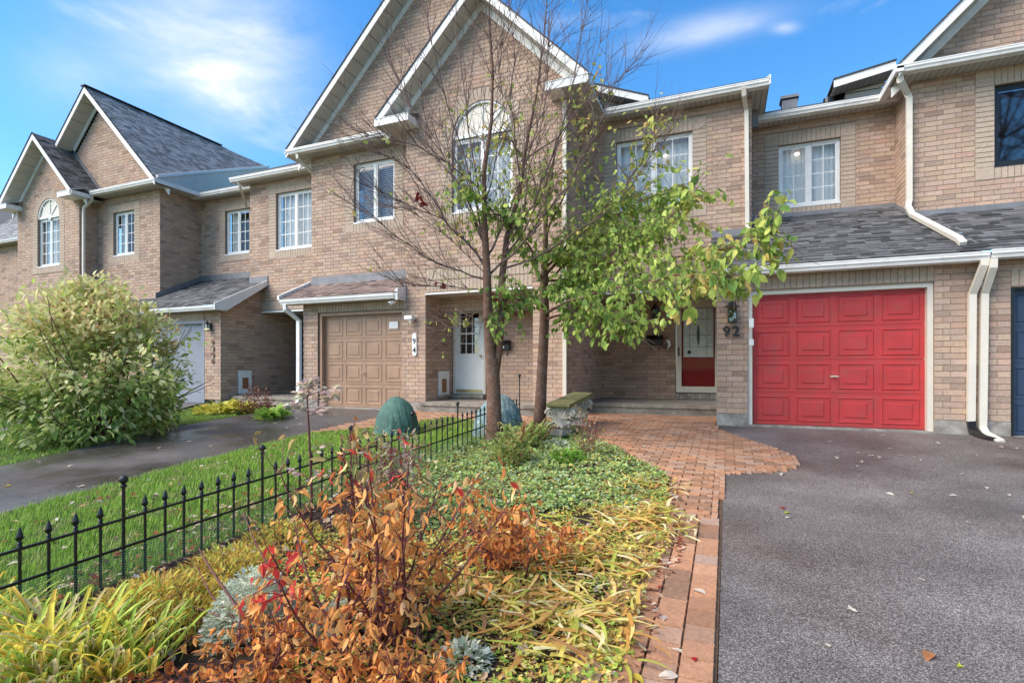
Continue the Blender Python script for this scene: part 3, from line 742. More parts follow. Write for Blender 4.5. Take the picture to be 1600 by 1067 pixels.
shingle_field(h, roof, (0, YG + .03, RZ(YG + .03) + .012), (1, 0, 0), vd, [(x, (y - YG - .03) * k_) for x, y in rp], PAL_GREY, 'sg92', limit=120)
MB().box(3.14, 7.3, W90 - .035, W90 - .012, 3.60, 3.78).build('flashing', 'flash', h.e)
MB().prism([(3.07, W90 - .03, 3.6), (3.07, R92, 4.05), (3.07, R92, 4.24), (3.07, W90 - .03, 3.78)], (.025, 0, 0)).build('flashing', 'flash', h.e)
h.downspout([(2.83, W90 - .38, 6.13), (2.84, W90 - .36, 6.02), (3.02, W90 - .07, 5.90), (3.045, W90 - .07, 5.82), (3.045, W90 - .07, 3.98), (3.02, W90 - .10, 3.86), (3.05, W90 - .22, RZ(W90 - .22) + .10), (3.17, 9.62, RZ(9.62) + .07), (3.18, 9.50, RZ(9.5) + .03)], w=.085, h=.07)
h.downspout([(XY(1553, YG), YG + .03, 2.47), (XY(1553, YG), YG + .03, 2.36), (XY(1538, G - .05), G - .05, 2.02), (XY(1535, G - .05), G - .05, .12), (XY(1540, G - .15), G - .16, .03), (XY(1562, 9.0), 8.95, -.035)], w=.085, h=.07)
# sided return of the main roof seen over the neighbour's eave
A = [(XY(1303, 13.0), ZY(1303, 137, 13.0)), (XY(1400, 13.0), ZY(1400, 107, 13.0))]
def siding_return(h, x0, z0, x1, z1, y, dark_left, base):
    """front-facing sided wall under a low raking board from (x0,z0) to (x1,z1)"""
    xa, za, xb, zb = (x0, z0, x1, z1) if x0 < x1 else (x1, z1, x0, z0)
    zl = lambda x: za + (zb - za) * (x - xa) / (xb - xa)
    MB().prism([(xa, y, za), (xb, y, zb), (xb, y, zb + .16), (xa, y, za + .16)], (0, .03, 0)).build('rake_board', 'white', h.e)
    MB().prism([(xa - .01, y - .02, za + .161), (xb + .01, y - .02, zb + .161), (xb + .01, y - .02, zb + .19), (xa - .01, y - .02, za + .19)], (0, 2.4, 0)).build('roof', 'roofdark', h.e)
    MB().prism([(xa, y + .03, za), (xb, y + .03, zb), (xb, y + .03, zb + .012), (xa, y + .03, za + .012)], (0, .4, 0)).build('soffit', 'soffit', h.e)
    i = 0; z = base
    wl_, wr_ = (xa + .28, xb) if dark_left else (xa, xb - .28)
    while z < max(za, zb):
        t = min(z + .12, 99)
        pts = [(wl_, min(z, zl(wl_))), (wr_, min(z, zl(wr_))), (wr_, min(t, zl(wr_))), (wl_, min(t, zl(wl_)))]
        MB().poly([(pts[0][0], y + .38, pts[0][1]), (pts[1][0], y + .38, pts[1][1]), (pts[2][0], y + .41, pts[2][1]), (pts[3][0], y + .41, pts[3][1])]).build('siding_board', 'siding', h.e)
        z = t + .004; i += 1
    MB().box(wl_, wr_, y + .42, y + 2.3, base, min(za, zb)).build('wall', 'flash', h.e)
siding_return(h, A[0][0], A[0][1], A[1][0], A[1][1], 13.0, True, 6.35)
h.br.finish('brick', 300, 'brick', h.e)

# ------------------------------------------------------------------ 94: tall gabled house behind the bare tree
h = House('townhouse', 'tall gabled brick townhouse with the tan garage door and white front door', (-6, 10, 0)); H94 = h
G4, W94 = 9.95, 10.60
TX0, TX1 = XY(508, 10.1), XY(633, 10.1)
BX0, BX1, BCX = -6.64, -2.89, -4.77
h.wall('f', G4, [(-9.63, .2), (BX0, .2), (BX0, 2.62), (-9.63, 2.62)], holes=[(TX0 - .09, TX1 + .02, .2, 2.285)], z0=.2, soldier=[(TX0 - .09, BX0 - .0, 2.29, 2.50)])
MB().box(-9.63, TX0 - .092, G4 - .012, G4 + .2, -.2, .198).build('foundation', 'concrete', h.e)
MB().box(BX0 + .05, -6.14, G4 - .012, G4 + .2, -.2, .198).build('foundation', 'concrete', h.e)
h.garage(10.1, TX0, TX1, .03, 2.21, 'tan', jamb='tan', label='tan garage door with raised panels', handle='chrome')
MB().box(TX0 - .1, TX1 + .05, G4 - .05, 10.15, -.12, .025).build('door_sill', 'concrete', h.e)
MB().box(TX1 - .42, TX1 - .18, 10.075, 10.085, 1.86, 2.02).build('notice', 'white', h.e)
# bay with the recessed entry
bwx0, bwx1 = -5.48, -4.07
h.wall('f', G4, [(BX0, .2), (-6.14, .2), (-6.14, 2.60), (-3.62, 2.60), (-3.62, .2), (BX1, .2), (BX1, 6.70), (BCX, 6.70 + 1.88), (BX0, 6.70)],
       wins=[(bwx0, bwx1, 4.30, 5.88, 'arch')], z0=.2, soldier=[(-6.12, -3.64, 2.62, 2.86), (-6.12, -3.64, 2.875, 3.12)])
h.wall('r', BX1, [(G4, 2.5), (F92 + .02, 2.5), (F92 + .02, 6.42), (G4, 6.42)], z0=.2)
h.window(G4, bwx0, bwx1, 4.30, 5.86, sashes=2, cols=2, rows=4, label='arched window behind the bare branches')
def fan(h, xc, z, r, y):
    b = MB(); n = 16; pts = [(xc + r * math.cos(math.pi * k / n), y, z + r * math.sin(math.pi * k / n)) for k in range(n + 1)]
    b.prism(pts, (0, .03, 0)); o = b.build('arch_panel', 'cream', h.e)
    c = MB(); q_ = [(xc + (r - .03) * math.cos(math.pi * k / n), y - .022, z + (r - .03) * math.sin(math.pi * k / n)) for k in range(n + 1)]
    c.tube(q_, .028, 6); c.box(xc - r, xc + r, y - .03, y - .001, z - .03, z + .04)
    for a in (45, 90, 135): c.ribbon([(xc, y - .012, z), (xc + (r - .03) * math.cos(R(a)), y - .012, z + (r - .03) * math.sin(R(a)))], .03, .02, (0, 1, 0))
    c.tube([(xc, y - .02, z), (xc, y - .001, z)], .09, 12)
    c.build('fan_moulding', 'white', h.e)
fan(h, (bwx0 + bwx1) / 2, 5.90, (bwx1 - bwx0) / 2 - .01, G4 + .05)
YB = 9.52
h.gable(BCX, 2.40, 6.45, YB, G4, W94)
h.gable_roof(BCX, 2.40, 6.45, YB + .02, W94 + .3)
for x0, x1 in ((BCX - 2.41, BX0 + .33), (BX1 - .33, BCX + 2.41)):
    rb = MB(); rb.prism([(x0, YB - .01, 6.27), (x1, YB - .01, 6.27), (x1, YB - .01, 6.42), (x0, YB - .01, 6.42)], (0, G4 - YB, 0))
    rb.prism([(x0, YB - .02, 6.43), (x1, YB - .02, 6.43), (x1, G4, 6.62), (x0, G4, 6.62)], (0, 0, -.012))
    rb.build('eave_return', 'white', h.e)
MB().box(BCX - 2.40, BX0, YB + .01, W94, 6.26, 6.268).build('soffit', 'soffit', h.e)
MB().box(BX1, BCX + 2.40, YB + .01, W94 + .5, 6.26, 6.268).build('soffit', 'soffit', h.e)
MB().box(BX1 + .45, BX1 + .50, G4, 13, 6.28, 6.45).build('fascia', 'white', h.e)
MB().box(-6.14, -3.62, G4 - .03, G4 + .09, 2.565, 2.597).build('lintel_trim', 'white', h.e)
MB().box(-6.14, -3.62, G4 + .09, 11.2, 2.575, 2.59).build('porch_ceiling', 'soffit_panel', h.e)
h.wall('r', -6.14, [(G4, .22), (11.2, .22), (11.2, 2.60), (G4, 2.60)], z0=.2)
h.wall('l', -3.62, [(G4, .22), (11.2, .22), (11.2, 2.60), (G4, 2.60)], z0=.2)
h.wall('f', 11.2, [(-6.14, .22), (-3.62, .22), (-3.62, 2.60), (-6.14, 2.60)], holes=[(-6.13, -5.20, .22, 2.59)], z0=.2)
h.step(-6.15, -2.9, 9.72, 11.25, -.05, .22)
h.step(-6.13, -5.22, 10.95, 11.24, .2205, .33)
d = MB(); a, b, z0, z1, y = -6.10, -5.24, .345, 2.52, 11.13
d.box(a, a + .05, y, y + .06, z0, z1).box(b - .05, b, y, y + .06, z0, z1).box(a + .05, b - .05, y, y + .06, z1 - .14, z1)
d.build('door_frame', 'cream', h.e)
dr = MB(); da, db = a + .05, b - .05; dt = z1 - .14
for v in ((da, da + .13, z0, dt), (db - .13, db, z0, dt), (da + .13, db - .13, z0, 1.30), (da + .13, db - .13, dt - .13, dt)): dr.box(v[0], v[1], y + .01, y + .05, v[2], v[3])
fdo = dr.build('front_door', 'door_white', h.e, label='white front door with a twelve pane glazed top')
MB().quad((da + .13, y + .03, 1.30), (db - .13, y + .03, 1.30), (db - .13, y + .03, dt - .13), (da + .13, y + .03, dt - .13)).build('pane', 'glass_dark', fdo)
mm = MB(); A0, B0, Z0_, Z1_ = da + .13, db - .13, 1.30, dt - .13
for t in (1, 2): xx = A0 + (B0 - A0) * t / 3; mm.box(xx - .010, xx + .010, y + .012, y + .026, Z0_, Z1_)
for t in (1, 2, 3): zz = Z0_ + (Z1_ - Z0_) * t / 4; ww = .02 if t == 2 else .010; mm.box(A0, B0, y + .010, y + .0255, zz - ww, zz + ww)
mm.build('muntin', 'door_white', fdo)
MB().box(da + .03, db - .03, y - .004, y + .009, .37, .45).build('kick_plate', 'brass', fdo)
MB().lathe([(.0, 0), (.02, .0), (.03, .02), (.028, .045), (0, .06)], (db - .07, y - .04, 1.22), 10).build('door_knob', 'brass', fdo)
MB().box(A0, B0, y + .06, y + .30, .35, dt).build('inner_room', 'room', fdo)
# upper wall, window and the big gable
sx0, sx1 = XY(553, W94), XY(616, W94); sz0 = ZY(553, 348.5, W94); sz1 = ZY(553, 257, W94)
h.wall('f', W94, [(-9.98, 2.2), (-2.95, 2.2), (-2.95, 6.6), (-6.46, 10.1), (-9.98, 6.56)], wins=[(sx0, sx1, sz0, sz1)], z0=.2)
h.window(W94, sx0, sx1, sz0, sz1, sashes=2, cols=1, rows=1, grid=False, back='blind', label='sliding window with lowered blinds')
h.wall('l', -9.98, [(W94, 2.4), (F92 + .02, 2.4), (F92 + .02, 6.5), (W94, 6.5)], z0=.2)
YE4 = 10.12
h.eave(-10.40, BCX - 2.30, YE4, W94, 6.385)
MB().box(-10.405, -10.38, YE4, 11.6, 6.39, 6.51).build('fascia', 'gutter', h.e)
MB().box(-10.38, -9.98, YE4 + .145, 11.5, 6.391, 6.402).build('soffit', 'soffit', h.e)
h.gable(-6.46, 3.94, 6.50, YE4 + .02, W94, 17)
h.gable_roof(-6.46, 3.94, 6.50, YE4 + .05, 17)
MB().prism([(-9.9, W94 - .25, 6.53), (-6.9, W94 - .25, 6.53), (-6.9, W94 - .012, 6.72), (-9.9, W94 - .012, 6.72)], (0, .01, -.02)).build('flashing', 'flash', h.e)
h.downspout([(XY(461, YE4), YE4 + .08, 6.39), (XY(461, YE4), YE4 + .08, 6.28), (XY(486, W94 - .04), W94 + .1, 5.98), (XY(487.5, W94), F92 - .2, 5.93)])
# garage roof, brown shingles
YG4, ZG4 = 9.55, 2.60; RZ4 = lambda y: ZG4 + PIT * (y - YG4)
h.gutter(-10.0, -6.72, YG4, 2.485)
MB().box(-10.0, -6.70, YG4 + .121, YG4 + .14, 2.475, 2.58).build('fascia', 'gutter', h.e)
MB().box(-10.0, BX0, YG4 + .141, G4 + .02, 2.50, 2.515).build('soffit', 'soffit', h.e)
rp = [(-10.0, YG4 + .03), (-6.66, YG4 + .03), (-6.66, W94), (-9.98, W94)]
rf = MB(); rf.poly([(x, y, RZ4(y)) for x, y in rp]); roof = rf.build('roof', 'roofdark', h.e)
shingle_field(h, roof, (0, YG4 + .03, RZ4(YG4 + .03) + .002), (1, 0, 0), vd, [(x, (y - YG4 - .03) * k_) for x, y in rp], PAL_BROWN, 'sb94')
MB().prism([(-10.0, YG4, 2.60), (-10.0, W94, RZ4(W94)), (-10.0, W94, RZ4(W94) + .09), (-10.0, YG4, 2.70)], (-.06, 0, 0)).build('rake_board', 'white', h.e)
MB().box(-9.97, -6.64, W94 - .03, W94 - .012, RZ4(W94) - .03, RZ4(W94) + .19).build('flashing', 'flash', h.e)
MB().prism([(-6.72, YG4 + .05, 2.47), (-6.64, YG4 + .05, 2.44), (-6.64, YG4 + .05, 2.72), (-6.78, YG4 + .05, 2.58)], (0, .03, 0)).prism([(-6.66, YG4 + .08, 2.46), (-6.66, G4, 2.46), (-6.66, G4, RZ4(G4) + .06), (-6.66, YG4 + .08, 2.7)], (.012, 0, 0)).build('eave_return', 'white', h.e)
h.downspout([(-9.86, YG4 + .05, 2.49), (-9.86, YG4 + .06, 2.38), (-9.72, G4 - .05, 2.12), (-9.72, G4 - .05, .22), (-9.75, G4 - .10, .10), (-9.80, G4 - .75, -.01)], m='white', w=.10, h=.08)
h.downspout([(BX1 - .05, G4 - .05, 6.2), (BX1 - .05, G4 - .05, .02)])
B_ = [(XY(905, 12.6), ZY(905, 137, 12.6)), (XY(1013, 12.6), ZY(1013, 161, 12.6))]
siding_return(h, B_[0][0], B_[0][1], B_[1][0], B_[1][1], 12.6, False, 6.6)
h.br.finish('brick', 300, 'brick', h.e, want=lambda pr, c: c.z < 3.6 or pr[0] > 640)

# ------------------------------------------------------------------ 96: mirrored neighbour with the grey garage door
h = House('townhouse', 'low brick townhouse with the grey garage door between the two gabled houses', (-13, 10, 0))
R96, F96 = 11.95, 11.25; CX96 = XY(345, 9.95)
fx = XY(391, F96); sideX = XY(250, 10.6)
h.wall('f', 9.95, [(-15.9, .1), (CX96, .1), (CX96, 2.62), (-15.9, 2.62)], holes=[(-15.65, XY(323, 10.05) + .02, .1, 2.2)], z0=.2, soldier=[(-15.65, XY(323, 10.05), 2.22, 2.48)])
h.garage(10.05, -15.62, XY(323, 10.05) - .02, .0, 2.17, 'grey', jamb='grey', rows=4, cols=1, label='grey garage door with flat sections', raised=False)
h.wall('r', CX96, [(9.95, .1), (12.5, .1), (12.5, 2.58), (F96, 2.58), (F96, 3.2), (9.95, 2.7)], z0=.2)
MB().box(CX96 - .2, CX96 + .013, 9.94, 12.5, -.2, .095).build('foundation', 'concrete', h.e)
a96 = (XY(431.5, F96), XY(431.5, F96) + 1.35, ZY(431, 391, F96), ZY(431, 303, F96))
h.wall('f', F96, [(fx, 2.58), (-9.98, 2.58), (-9.98, 6.45), (fx, 6.45)], wins=[a96], z0=.2, soldier=[(CX96, -9.98, 2.60, 2.86)])
h.window(F96, *a96, sashes=2, cols=3, rows=4, label='window with white grille beside the tall gabled house')
r96 = (XY(352, R96), XY(389.5, R96), ZY(352, 398, R96), ZY(352, 330.6, R96))
h.wall('f', R96, [(sideX, 3.2), (fx, 3.2), (fx, 6.4), (sideX, 6.4)], wins=[r96], z0=.2)
h.window(R96, *r96, sashes=2, cols=2, rows=4, back='half', label='narrow casement window over the grey garage')
MB().box(CX96 + .01, -9.98, F96 - .02, F96 + .1, 2.54, 2.575).build('lintel_trim', 'white', h.e)
MB().box(CX96 + .01, -9.98, F96 + .1, 12.5, 2.56, 2.573).build('porch_ceiling', 'soffit', h.e)
zE = ZY(430, 271, F96 - .42)
h.eave(fx - .35, -9.99, F96 - .42, F96, zE)
h.mono_roof(fx - .33, -9.99, F96 - .42, zE + .13, 17.2, zE + .13 + .53 * 6.4)
zE2 = ZY(298, 309.5, R96 - .42)
h.eave(sideX + .02, fx, R96 - .42, R96, zE2)
h.mono_roof(sideX + .0, fx, R96 - .42, zE2 + .13, 17.2, zE2 + .13 + .30 * 5.6)
h.wall('f', 12.5, [(CX96, .2), (-9.9, .2), (-9.9, 2.6), (CX96, 2.6)], holes=[(CX96 + .02, CX96 + .95, .2, 2.5)], z0=.2)
MB().box(CX96 + .02, CX96 + .95, 12.56, 12.6, .3, 2.5).build('front_door', 'navy', h.e, label='dark front door deep in the porch')
h.step(CX96, -9.9, 10.2, 12.52, -.1, .2)
YG6, ZG6 = 9.55, 2.58; RZ6 = lambda y: ZG6 + .5 * (y - YG6); XR = CX96 + .25
h.gutter(-15.9, XR, YG6, 2.465)
MB().box(-15.9, XR, YG6 + .121, 9.97, 2.48, 2.50).build('soffit', 'soffit', h.e)
rp = [(-15.86, YG6 + .03), (XR, YG6 + .03), (XR, F96), (fx, F96), (fx, R96), (-15.86, R96)]
rf = MB(); rf.poly([(x, y, RZ6(y)) for x, y in rp]); roof = rf.build('roof', 'roofdark', h.e)
vd6 = Vector((0, 1, .5)).normalized()
shingle_field(h, roof, (0, YG6 + .03, RZ6(YG6 + .03) + .002), (1, 0, 0), vd6, [(x, (y - YG6 - .03) / vd6.y) for x, y in rp], PAL_GREY, 'sg92', limit=150)
MB().prism([(XR, YG6, 2.46), (XR, 9.9, 2.46), (XR, F96, RZ6(F96) - .10), (XR, F96, RZ6(F96) + .05), (XR, YG6, 2.63)], (.03, 0, 0)).build('rake_board', 'white', h.e)
MB().box(fx, XR + .03, F96 - .03, F96 - .012, RZ6(F96) - .02, RZ6(F96) + .17).build('flashing', 'flash', h.e)
MB().box(sideX, fx, R96 - .03, R96 - .012, RZ6(R96) - .02, RZ6(R96) + .17).build('flashing', 'flash', h.e)
MB().prism([(sideX + .012, YG6 + .9, RZ6(YG6 + .9)), (sideX + .012, R96, RZ6(R96)), (sideX + .012, R96, RZ6(R96) + .17), (sideX + .012, YG6 + .9, RZ6(YG6 + .9) + .17)], (.02, 0, 0)).build('flashing', 'flash', h.e)
h.downspout([(XY(368, F96 - .42), F96 - .36, zE), (XY(370, F96 - .42), F96 - .33, zE - .1), (XY(388, R96), R96 - .06, zE - .36)], w=.06)
h.br.finish('brick', 300, 'brick', h.e)

# ------------------------------------------------------------------ 98: gabled house at the left, big slate-grey roof
h = House('townhouse', 'gabled brick townhouse at the left with the big steep grey shingle roof', (-19, 10, 0))
W98 = 10.6; BA, BB = XY(28, 10.09), XY(124, 10.09); BC = -20.55
w98 = (XY(177.5, W98), XY(209.8, W98), ZY(177, 400, W98), ZY(177, 333.4, W98))
h.wall('f', W98, [(BA, 2.0), (sideX, 2.0), (sideX, 6.5), (-18.75, 9.3), (-21.6, 6.5), (BA, 6.5)], wins=[w98], z0=.2)
h.window(W98, *w98, sashes=2, cols=2, rows=4, back='half', label='narrow window between the bay and the corner')
h.wall('r', sideX, [(9.95, 2.45), (R96 + .02, 2.45), (R96 + .02, 6.5), (W98, 6.5), (W98, 2.7)], z0=.2)
h.wall('f', 10.05, [(-19, .0), (sideX, .0), (sideX, 2.5), (-19, 2.5)], z0=.2)
a98 = (XY(59, 10.09), XY(93.2, 10.09), ZY(59, 417.4, 10.09), ZY(59, 342.6, 10.09))
h.wall('f', 10.09, [(BA, .0), (BB, .0), (BB, 6.45), (BC, 6.45 + 1.72), (BA, 6.45)], wins=[(*a98, 'arch')], z0=.2)
h.wall('r', BB, [(10.09, .0), (W98, .0), (W98, 6.45), (10.09, 6.45)], z0=.2)
h.window(10.09, a98[0], a98[1], a98[2], a98[3] - .02, sashes=2, cols=2, rows=4, label='arched window under the small front gable')
fan(h, (a98[0] + a98[1]) / 2, a98[3] + .01, (a98[1] - a98[0]) / 2 - .01, 10.09 + .05)
h.gable(BC, 2.05, 6.42, 9.65, 10.09, W98)
for x0, x1 in ((BC - 2.06, BA + .3), (BB - .3, BC + 2.06)):
    rb = MB(); rb.prism([(x0, 9.64, 6.24), (x1, 9.64, 6.24), (x1, 9.64, 6.39), (x0, 9.64, 6.39)], (0, .44, 0))
    rb.prism([(x0, 9.63, 6.40), (x1, 9.63, 6.40), (x1, 10.09, 6.58), (x0, 10.09, 6.58)], (0, 0, -.012)); rb.build('eave_return', 'white', h.e)
MB().box(BC + 2.0, BC + 2.09, 9.64, 10.16, 6.26, 6.38).build('gutter', 'gutter', h.e)
MB().box(BB, BC + 2.08, 9.66, W98, 6.245, 6.255).build('soffit', 'soffit', h.e)
# small roof slopes
sl = math.sqrt(.5)
ap = 6.42 + 2.05
MB().prism([(BC - 2.05, 9.67, 6.41), (BC, 9.67, ap - .01), (BC, 9.67, ap - .06), (BC - 2.05, 9.67, 6.36)], (0, 1.2, 0)).build('roof', 'roofdark', h.e)
rs = MB().prism([(BC + 2.05, 9.67, 6.41), (BC, 9.67, ap - .01), (BC, 9.67, ap - .06), (BC + 2.05, 9.67, 6.36)], (0, W98 - 9.67, 0)).build('roof', 'roofdark', h.e)
shingle_field(h, rs, (BC + 2.05, 9.66, 6.425), (0, 1, 0), (-sl, 0, sl), [(0, 0), (W98 - 9.66, 0), (W98 - 9.66, 2.9), (0, 2.9)], PAL_GREY, 'sg92', limit=200)
MB().prism([(BC + 2.0, W98 - .03, 6.45), (BC, W98 - .03, ap), (BC, W98 - .03, ap + .14), (BC + 2.1, W98 - .03, 6.5)], (0, .015, 0)).build('flashing', 'flash', h.e)
# big gable
GX, GH, GZ = -18.76, 3.34, 6.50
h.eave(BC + 2.08, GX + GH + .02, 10.12, W98, 6.37)
MB().box(GX + GH, GX + GH + .03, 10.12, R96 - .4, 6.37, 6.49).build('fascia', 'gutter', h.e)
MB().box(sideX, GX + GH, 10.26, R96 - .4, 6.375, 6.386).build('soffit', 'soffit', h.e)
h.gable(GX, GH, GZ, 10.14, W98, 17)
apg = GZ + GH; YR = YX(345, -18.76)
MB().prism([(GX - GH, 10.18, GZ - .01), (GX, 10.18, apg - .01), (GX, 10.18, apg - .06), (GX - GH, 10.18, GZ - .06)], (0, YR - 10.18, 0)).build('roof', 'roofdark', h.e)
Y2 = min((abs(ZY(419, 262, y_ * .05) - (GZ + GX + GH - XY(419, y_ * .05))), y_ * .05) for y_ in range(260, 400))[1]
P2 = Vector((XY(419, Y2), Y2, ZY(419, 262, Y2))); P1 = Vector((GX + GH + .01, 10.16, GZ)); YRR = YX(345, GX)
rb_ = MB().prism([(GX + GH, 10.15, GZ - .01), (GX, 10.15, apg - .01), (GX, YR, apg - .01), (P2.x, P2.y, P2.z - .01)], (0, 0, -.04)).build('roof', 'roofdark', h.e, label='steep grey shingle slope')
shingle_field(h, rb_, (GX + GH, 10.13, GZ + .004), (0, 1, 0), (-sl, 0, sl), [(0, 0), (Y2 - 10.13, (P2.z - GZ) / sl), (YR - 10.13, GH / sl), (0, GH / sl)], PAL_SILVER, 'ss98', limit=300)
up = Vector((0, 0, 1)); nn = (P2 - P1).cross(up).normalized()
if nn.x < 0: nn = -nn
MB().prism([P1 + nn * .02, P2 + nn * .02, P2 + nn * .02 + up * .09, P1 + nn * .02 + up * .09], nn * .05).build('valley_board', 'white', h.e)
MB().prism([P1 - up * .12, P1.lerp(P2, .14) - up * .45, P1.lerp(P2, .3) - up * .9, P2 - up * 1.6, P2, P1], nn * .02).build('valley_wall', 'siding', h.e)
MB().ribbon([(GX, 10.1, apg + .01), (GX, YR, apg + .01)], .22, .03).build('ridge_cap', 'roofdark', h.e)
MB().prism([(-21.4, W98 - .25, 6.53), (sideX - .2, W98 - .25, 6.53), (sideX - .3, W98 - .012, 6.68), (-21.4, W98 - .012, 6.68)], (0, .01, -.02)).build('flashing', 'flash', h.e)
h.downspout([(XY(143, 10.2), 10.2, 6.37), (XY(143, 10.2), 10.2, 6.22), (XY(131, 10.15), 10.16, 6.02), (XY(130, 10.15), 10.16, 5.9), (XY(130, 10.15), 10.16, .0)])
h.gutter(-19, sideX - .02, 9.6, 2.46)
rp = [(-19, 9.63), (sideX, 9.63), (sideX, W98), (-19, W98)]
rf = MB(); rf.poly([(x, y_, 2.58 + .5 * (y_ - 9.6)) for x, y_ in rp]); roof = rf.build('roof', 'roofdark', h.e)
h.br.finish('brick', 300, 'brick', h.e)

# ------------------------------------------------------------------ 100: what shows past the left gable
h = House('townhouse', 'sliver of the farthest brick townhouse at the left edge', (-26, 12, 0))
h.wall('f', 11.3, [(-32, .0), (-22.2, .0), (-22.2, 5.9), (-32, 5.9)], z0=.2)
z1 = ZY(10, 378, 10.9)
h.gutter(-32, -22.3, 10.9, z1)
MB().box(-32, -22.3, 11.0, 11.35, z1 + .0, z1 + .02).build('soffit', 'soffit', h.e)
z2 = z1 + .12
rb_ = MB().prism([(-32, 10.93, z2), (-22.3, 10.93, z2), (-22.3, 13.6, z2 + 2.6), (-32, 13.6, z2 + 2.6)], (0, .02, -.05)).build('roof', 'roofdark', h.e)
v_ = Vector((0, 2.67, 2.6)).normalized()
shingle_field(h, rb_, (-32, 10.93, z2 + .01), (1, 0, 0), v_, [(4, 0), (9.7, 0), (9.7, 3.7), (4, 3.7)], PAL_SILVER, 'ss98', limit=60)
MB().prism([(-27.5, 13.7, z2 + 2.0), (-22.0, 13.7, z2 + 2.0), (-24.2, 13.7, z2 + 4.4), (-27.5, 13.7, z2 + 4.4)], (0, 3, 0)).build('roof', 'shingle' if False else 'roofdark', h.e)
h.br.finish('brick', 120, 'brick', h.e)
# ------------------------------------------------------------------ ground and paving
def sheet(name, pts, m, off, kind='structure', n=0):
    """polygon (x, y) laid on the sloping ground, cut where the slope changes"""
    import bmesh
    bm = bmesh.new(); vs = [bm.verts.new((x, y, 0)) for x, y in pts]; bm.faces.new(vs)
    bmesh.ops.triangulate(bm, faces=bm.faces[:])
    for yy in (9.5, -7.0):
        bmesh.ops.bisect_plane(bm, geom=bm.verts[:] + bm.edges[:] + bm.faces[:], plane_co=(0, yy, 0), plane_no=(0, 1, 0))
    for v in bm.verts: v.co.z = gz(v.co.x, v.co.y) + off
    bmesh.ops.recalc_face_normals(bm, faces=bm.faces[:])
    me = bpy.data.meshes.new(name); bm.to_mesh(me); bm.free()
    if me.polygons and me.polygons[0].normal.z < 0: me.flip_normals()
    me.materials.append(M[m]); o = bpy.data.objects.new(name, me); COL.objects.link(o)
    if kind: o['kind'] = kind
    return o
g = MB()
for y0, y1 in ((-420, -7), (-7, 9.5), (9.5, 420)):
    g.quad((-420, y0, gz(0, y0) - .03), (420, y0, gz(0, y0) - .03), (420, y1, gz(0, y1) - .03), (-420, y1, gz(0, y1) - .03))
g.build('ground', 'lawnbase', kind='structure')
sheet('road', [(-60, -14), (60, -14), (60, -5), (-60, -5)], 'asphalt', .0)
D92 = [(-.05, -5), (8, -5), (8, 9.44), (PX0 + .02, 9.44), (PX0 + .02, 9.0)] + [(pg(*p).x, pg(*p).y) for p in ((1150, 682), (1180, 692), (1215, 703), (1243, 716), (1250, 724), (1243, 732), (1225, 737), (1190, 740), (1131, 742))]
sheet('driveway', D92, 'asphalt', .004)
dl = [pg(*p) for p in ((0, 803), (120, 771), (300, 723), (420, 692), (520, 668.5), (590, 655))]
dr_ = [pg(*p) for p in ((470, 641), (440, 641), (372, 650), (240, 672.5), (100, 707), (0, 729))]
D94 = [(dl[0].x - .1, -5)] + [(p.x, p.y) for p in dl] + [(-6.5, 9.93), (-9.3, 9.93)] + [(p.x, p.y) for p in dr_[1:]] + [(-8.2, 0), (-8.1, -5)]
sheet('driveway', D94, 'asphalt_wet', .004)
D96 = [(-12.3, -5), (-12.3, 3)] + [(pg(*p).x, pg(*p).y) for p in ((0, 675), (60, 655), (270, 642))] + [(CX96 - .6, 9.94), (-15.9, 9.94), (-16.3, 6), (-16, -5)]
sheet('driveway', D96, 'asphalt_wet', .004)
sheet('path', [(CX96 - .3, 9.93), (-9.7, 9.93), (-9.7, 10.4), (CX96 + .1, 10.4)], 'stone', .006)
# bed outline: fence line on the left, pavers on the right
bedR = [pg(*p) for p in ((985, 1067), (1000, 960), (1012, 925), (1040, 880), (1052, 830), (1056, 790), (1046, 752), (1010, 726), (975, 709), (940, 697), (922, 680), (905, 664))]
fence_xy = lambda t: (lambda d, u: (d * (-SY + u * CY), d * (CY + u * SY)))(3.34 * (3.53 + t) / 3.53, ((1176 - 3470 / (3.53 + t)) - CX) / F_PX)
fl = [fence_xy(t) for t in (-2.2, -1, 0, 1, 2, 3, 4, 5, 6.05)]
BED = [(-.75, -1.0)] + [(p.x, p.y) for p in bedR] + [(-2.6, 8.9), (fl[-1][0] + .1, fl[-1][1] + .15)] + [(x, y) for x, y in fl[::-1]] + [(fl[0][0] - .3, -1.0)]
sheet('garden_bed_soil', BED, 'soil', .012)
LAWN = [(dl[0].x, -1.0)] + [(p.x + .0, p.y) for p in dl[:4]] + [(pg(490, 676).x, pg(490, 676).y), (pg(590, 668).x, pg(590, 668).y), (pg(700, 652).x, pg(700, 652).y), (fl[-1][0], fl[-1][1])] + [(x, y) for x, y in fl[::-1]] + [(fl[0][0] - .3, -1.0)]
sheet('lawn', LAWN, 'lawnbase', .0)
STRIP = [(p.x, p.y) for p in (pg(0, 729), pg(100, 707), pg(240, 672.5), pg(372, 650), pg(360, 644), pg(270, 643), pg(60, 656), pg(0, 675))] + [(-12.3, 3), (-12.3, -1), (-8.3, -1)]
sheet('lawn', STRIP, 'lawnbase', .0)

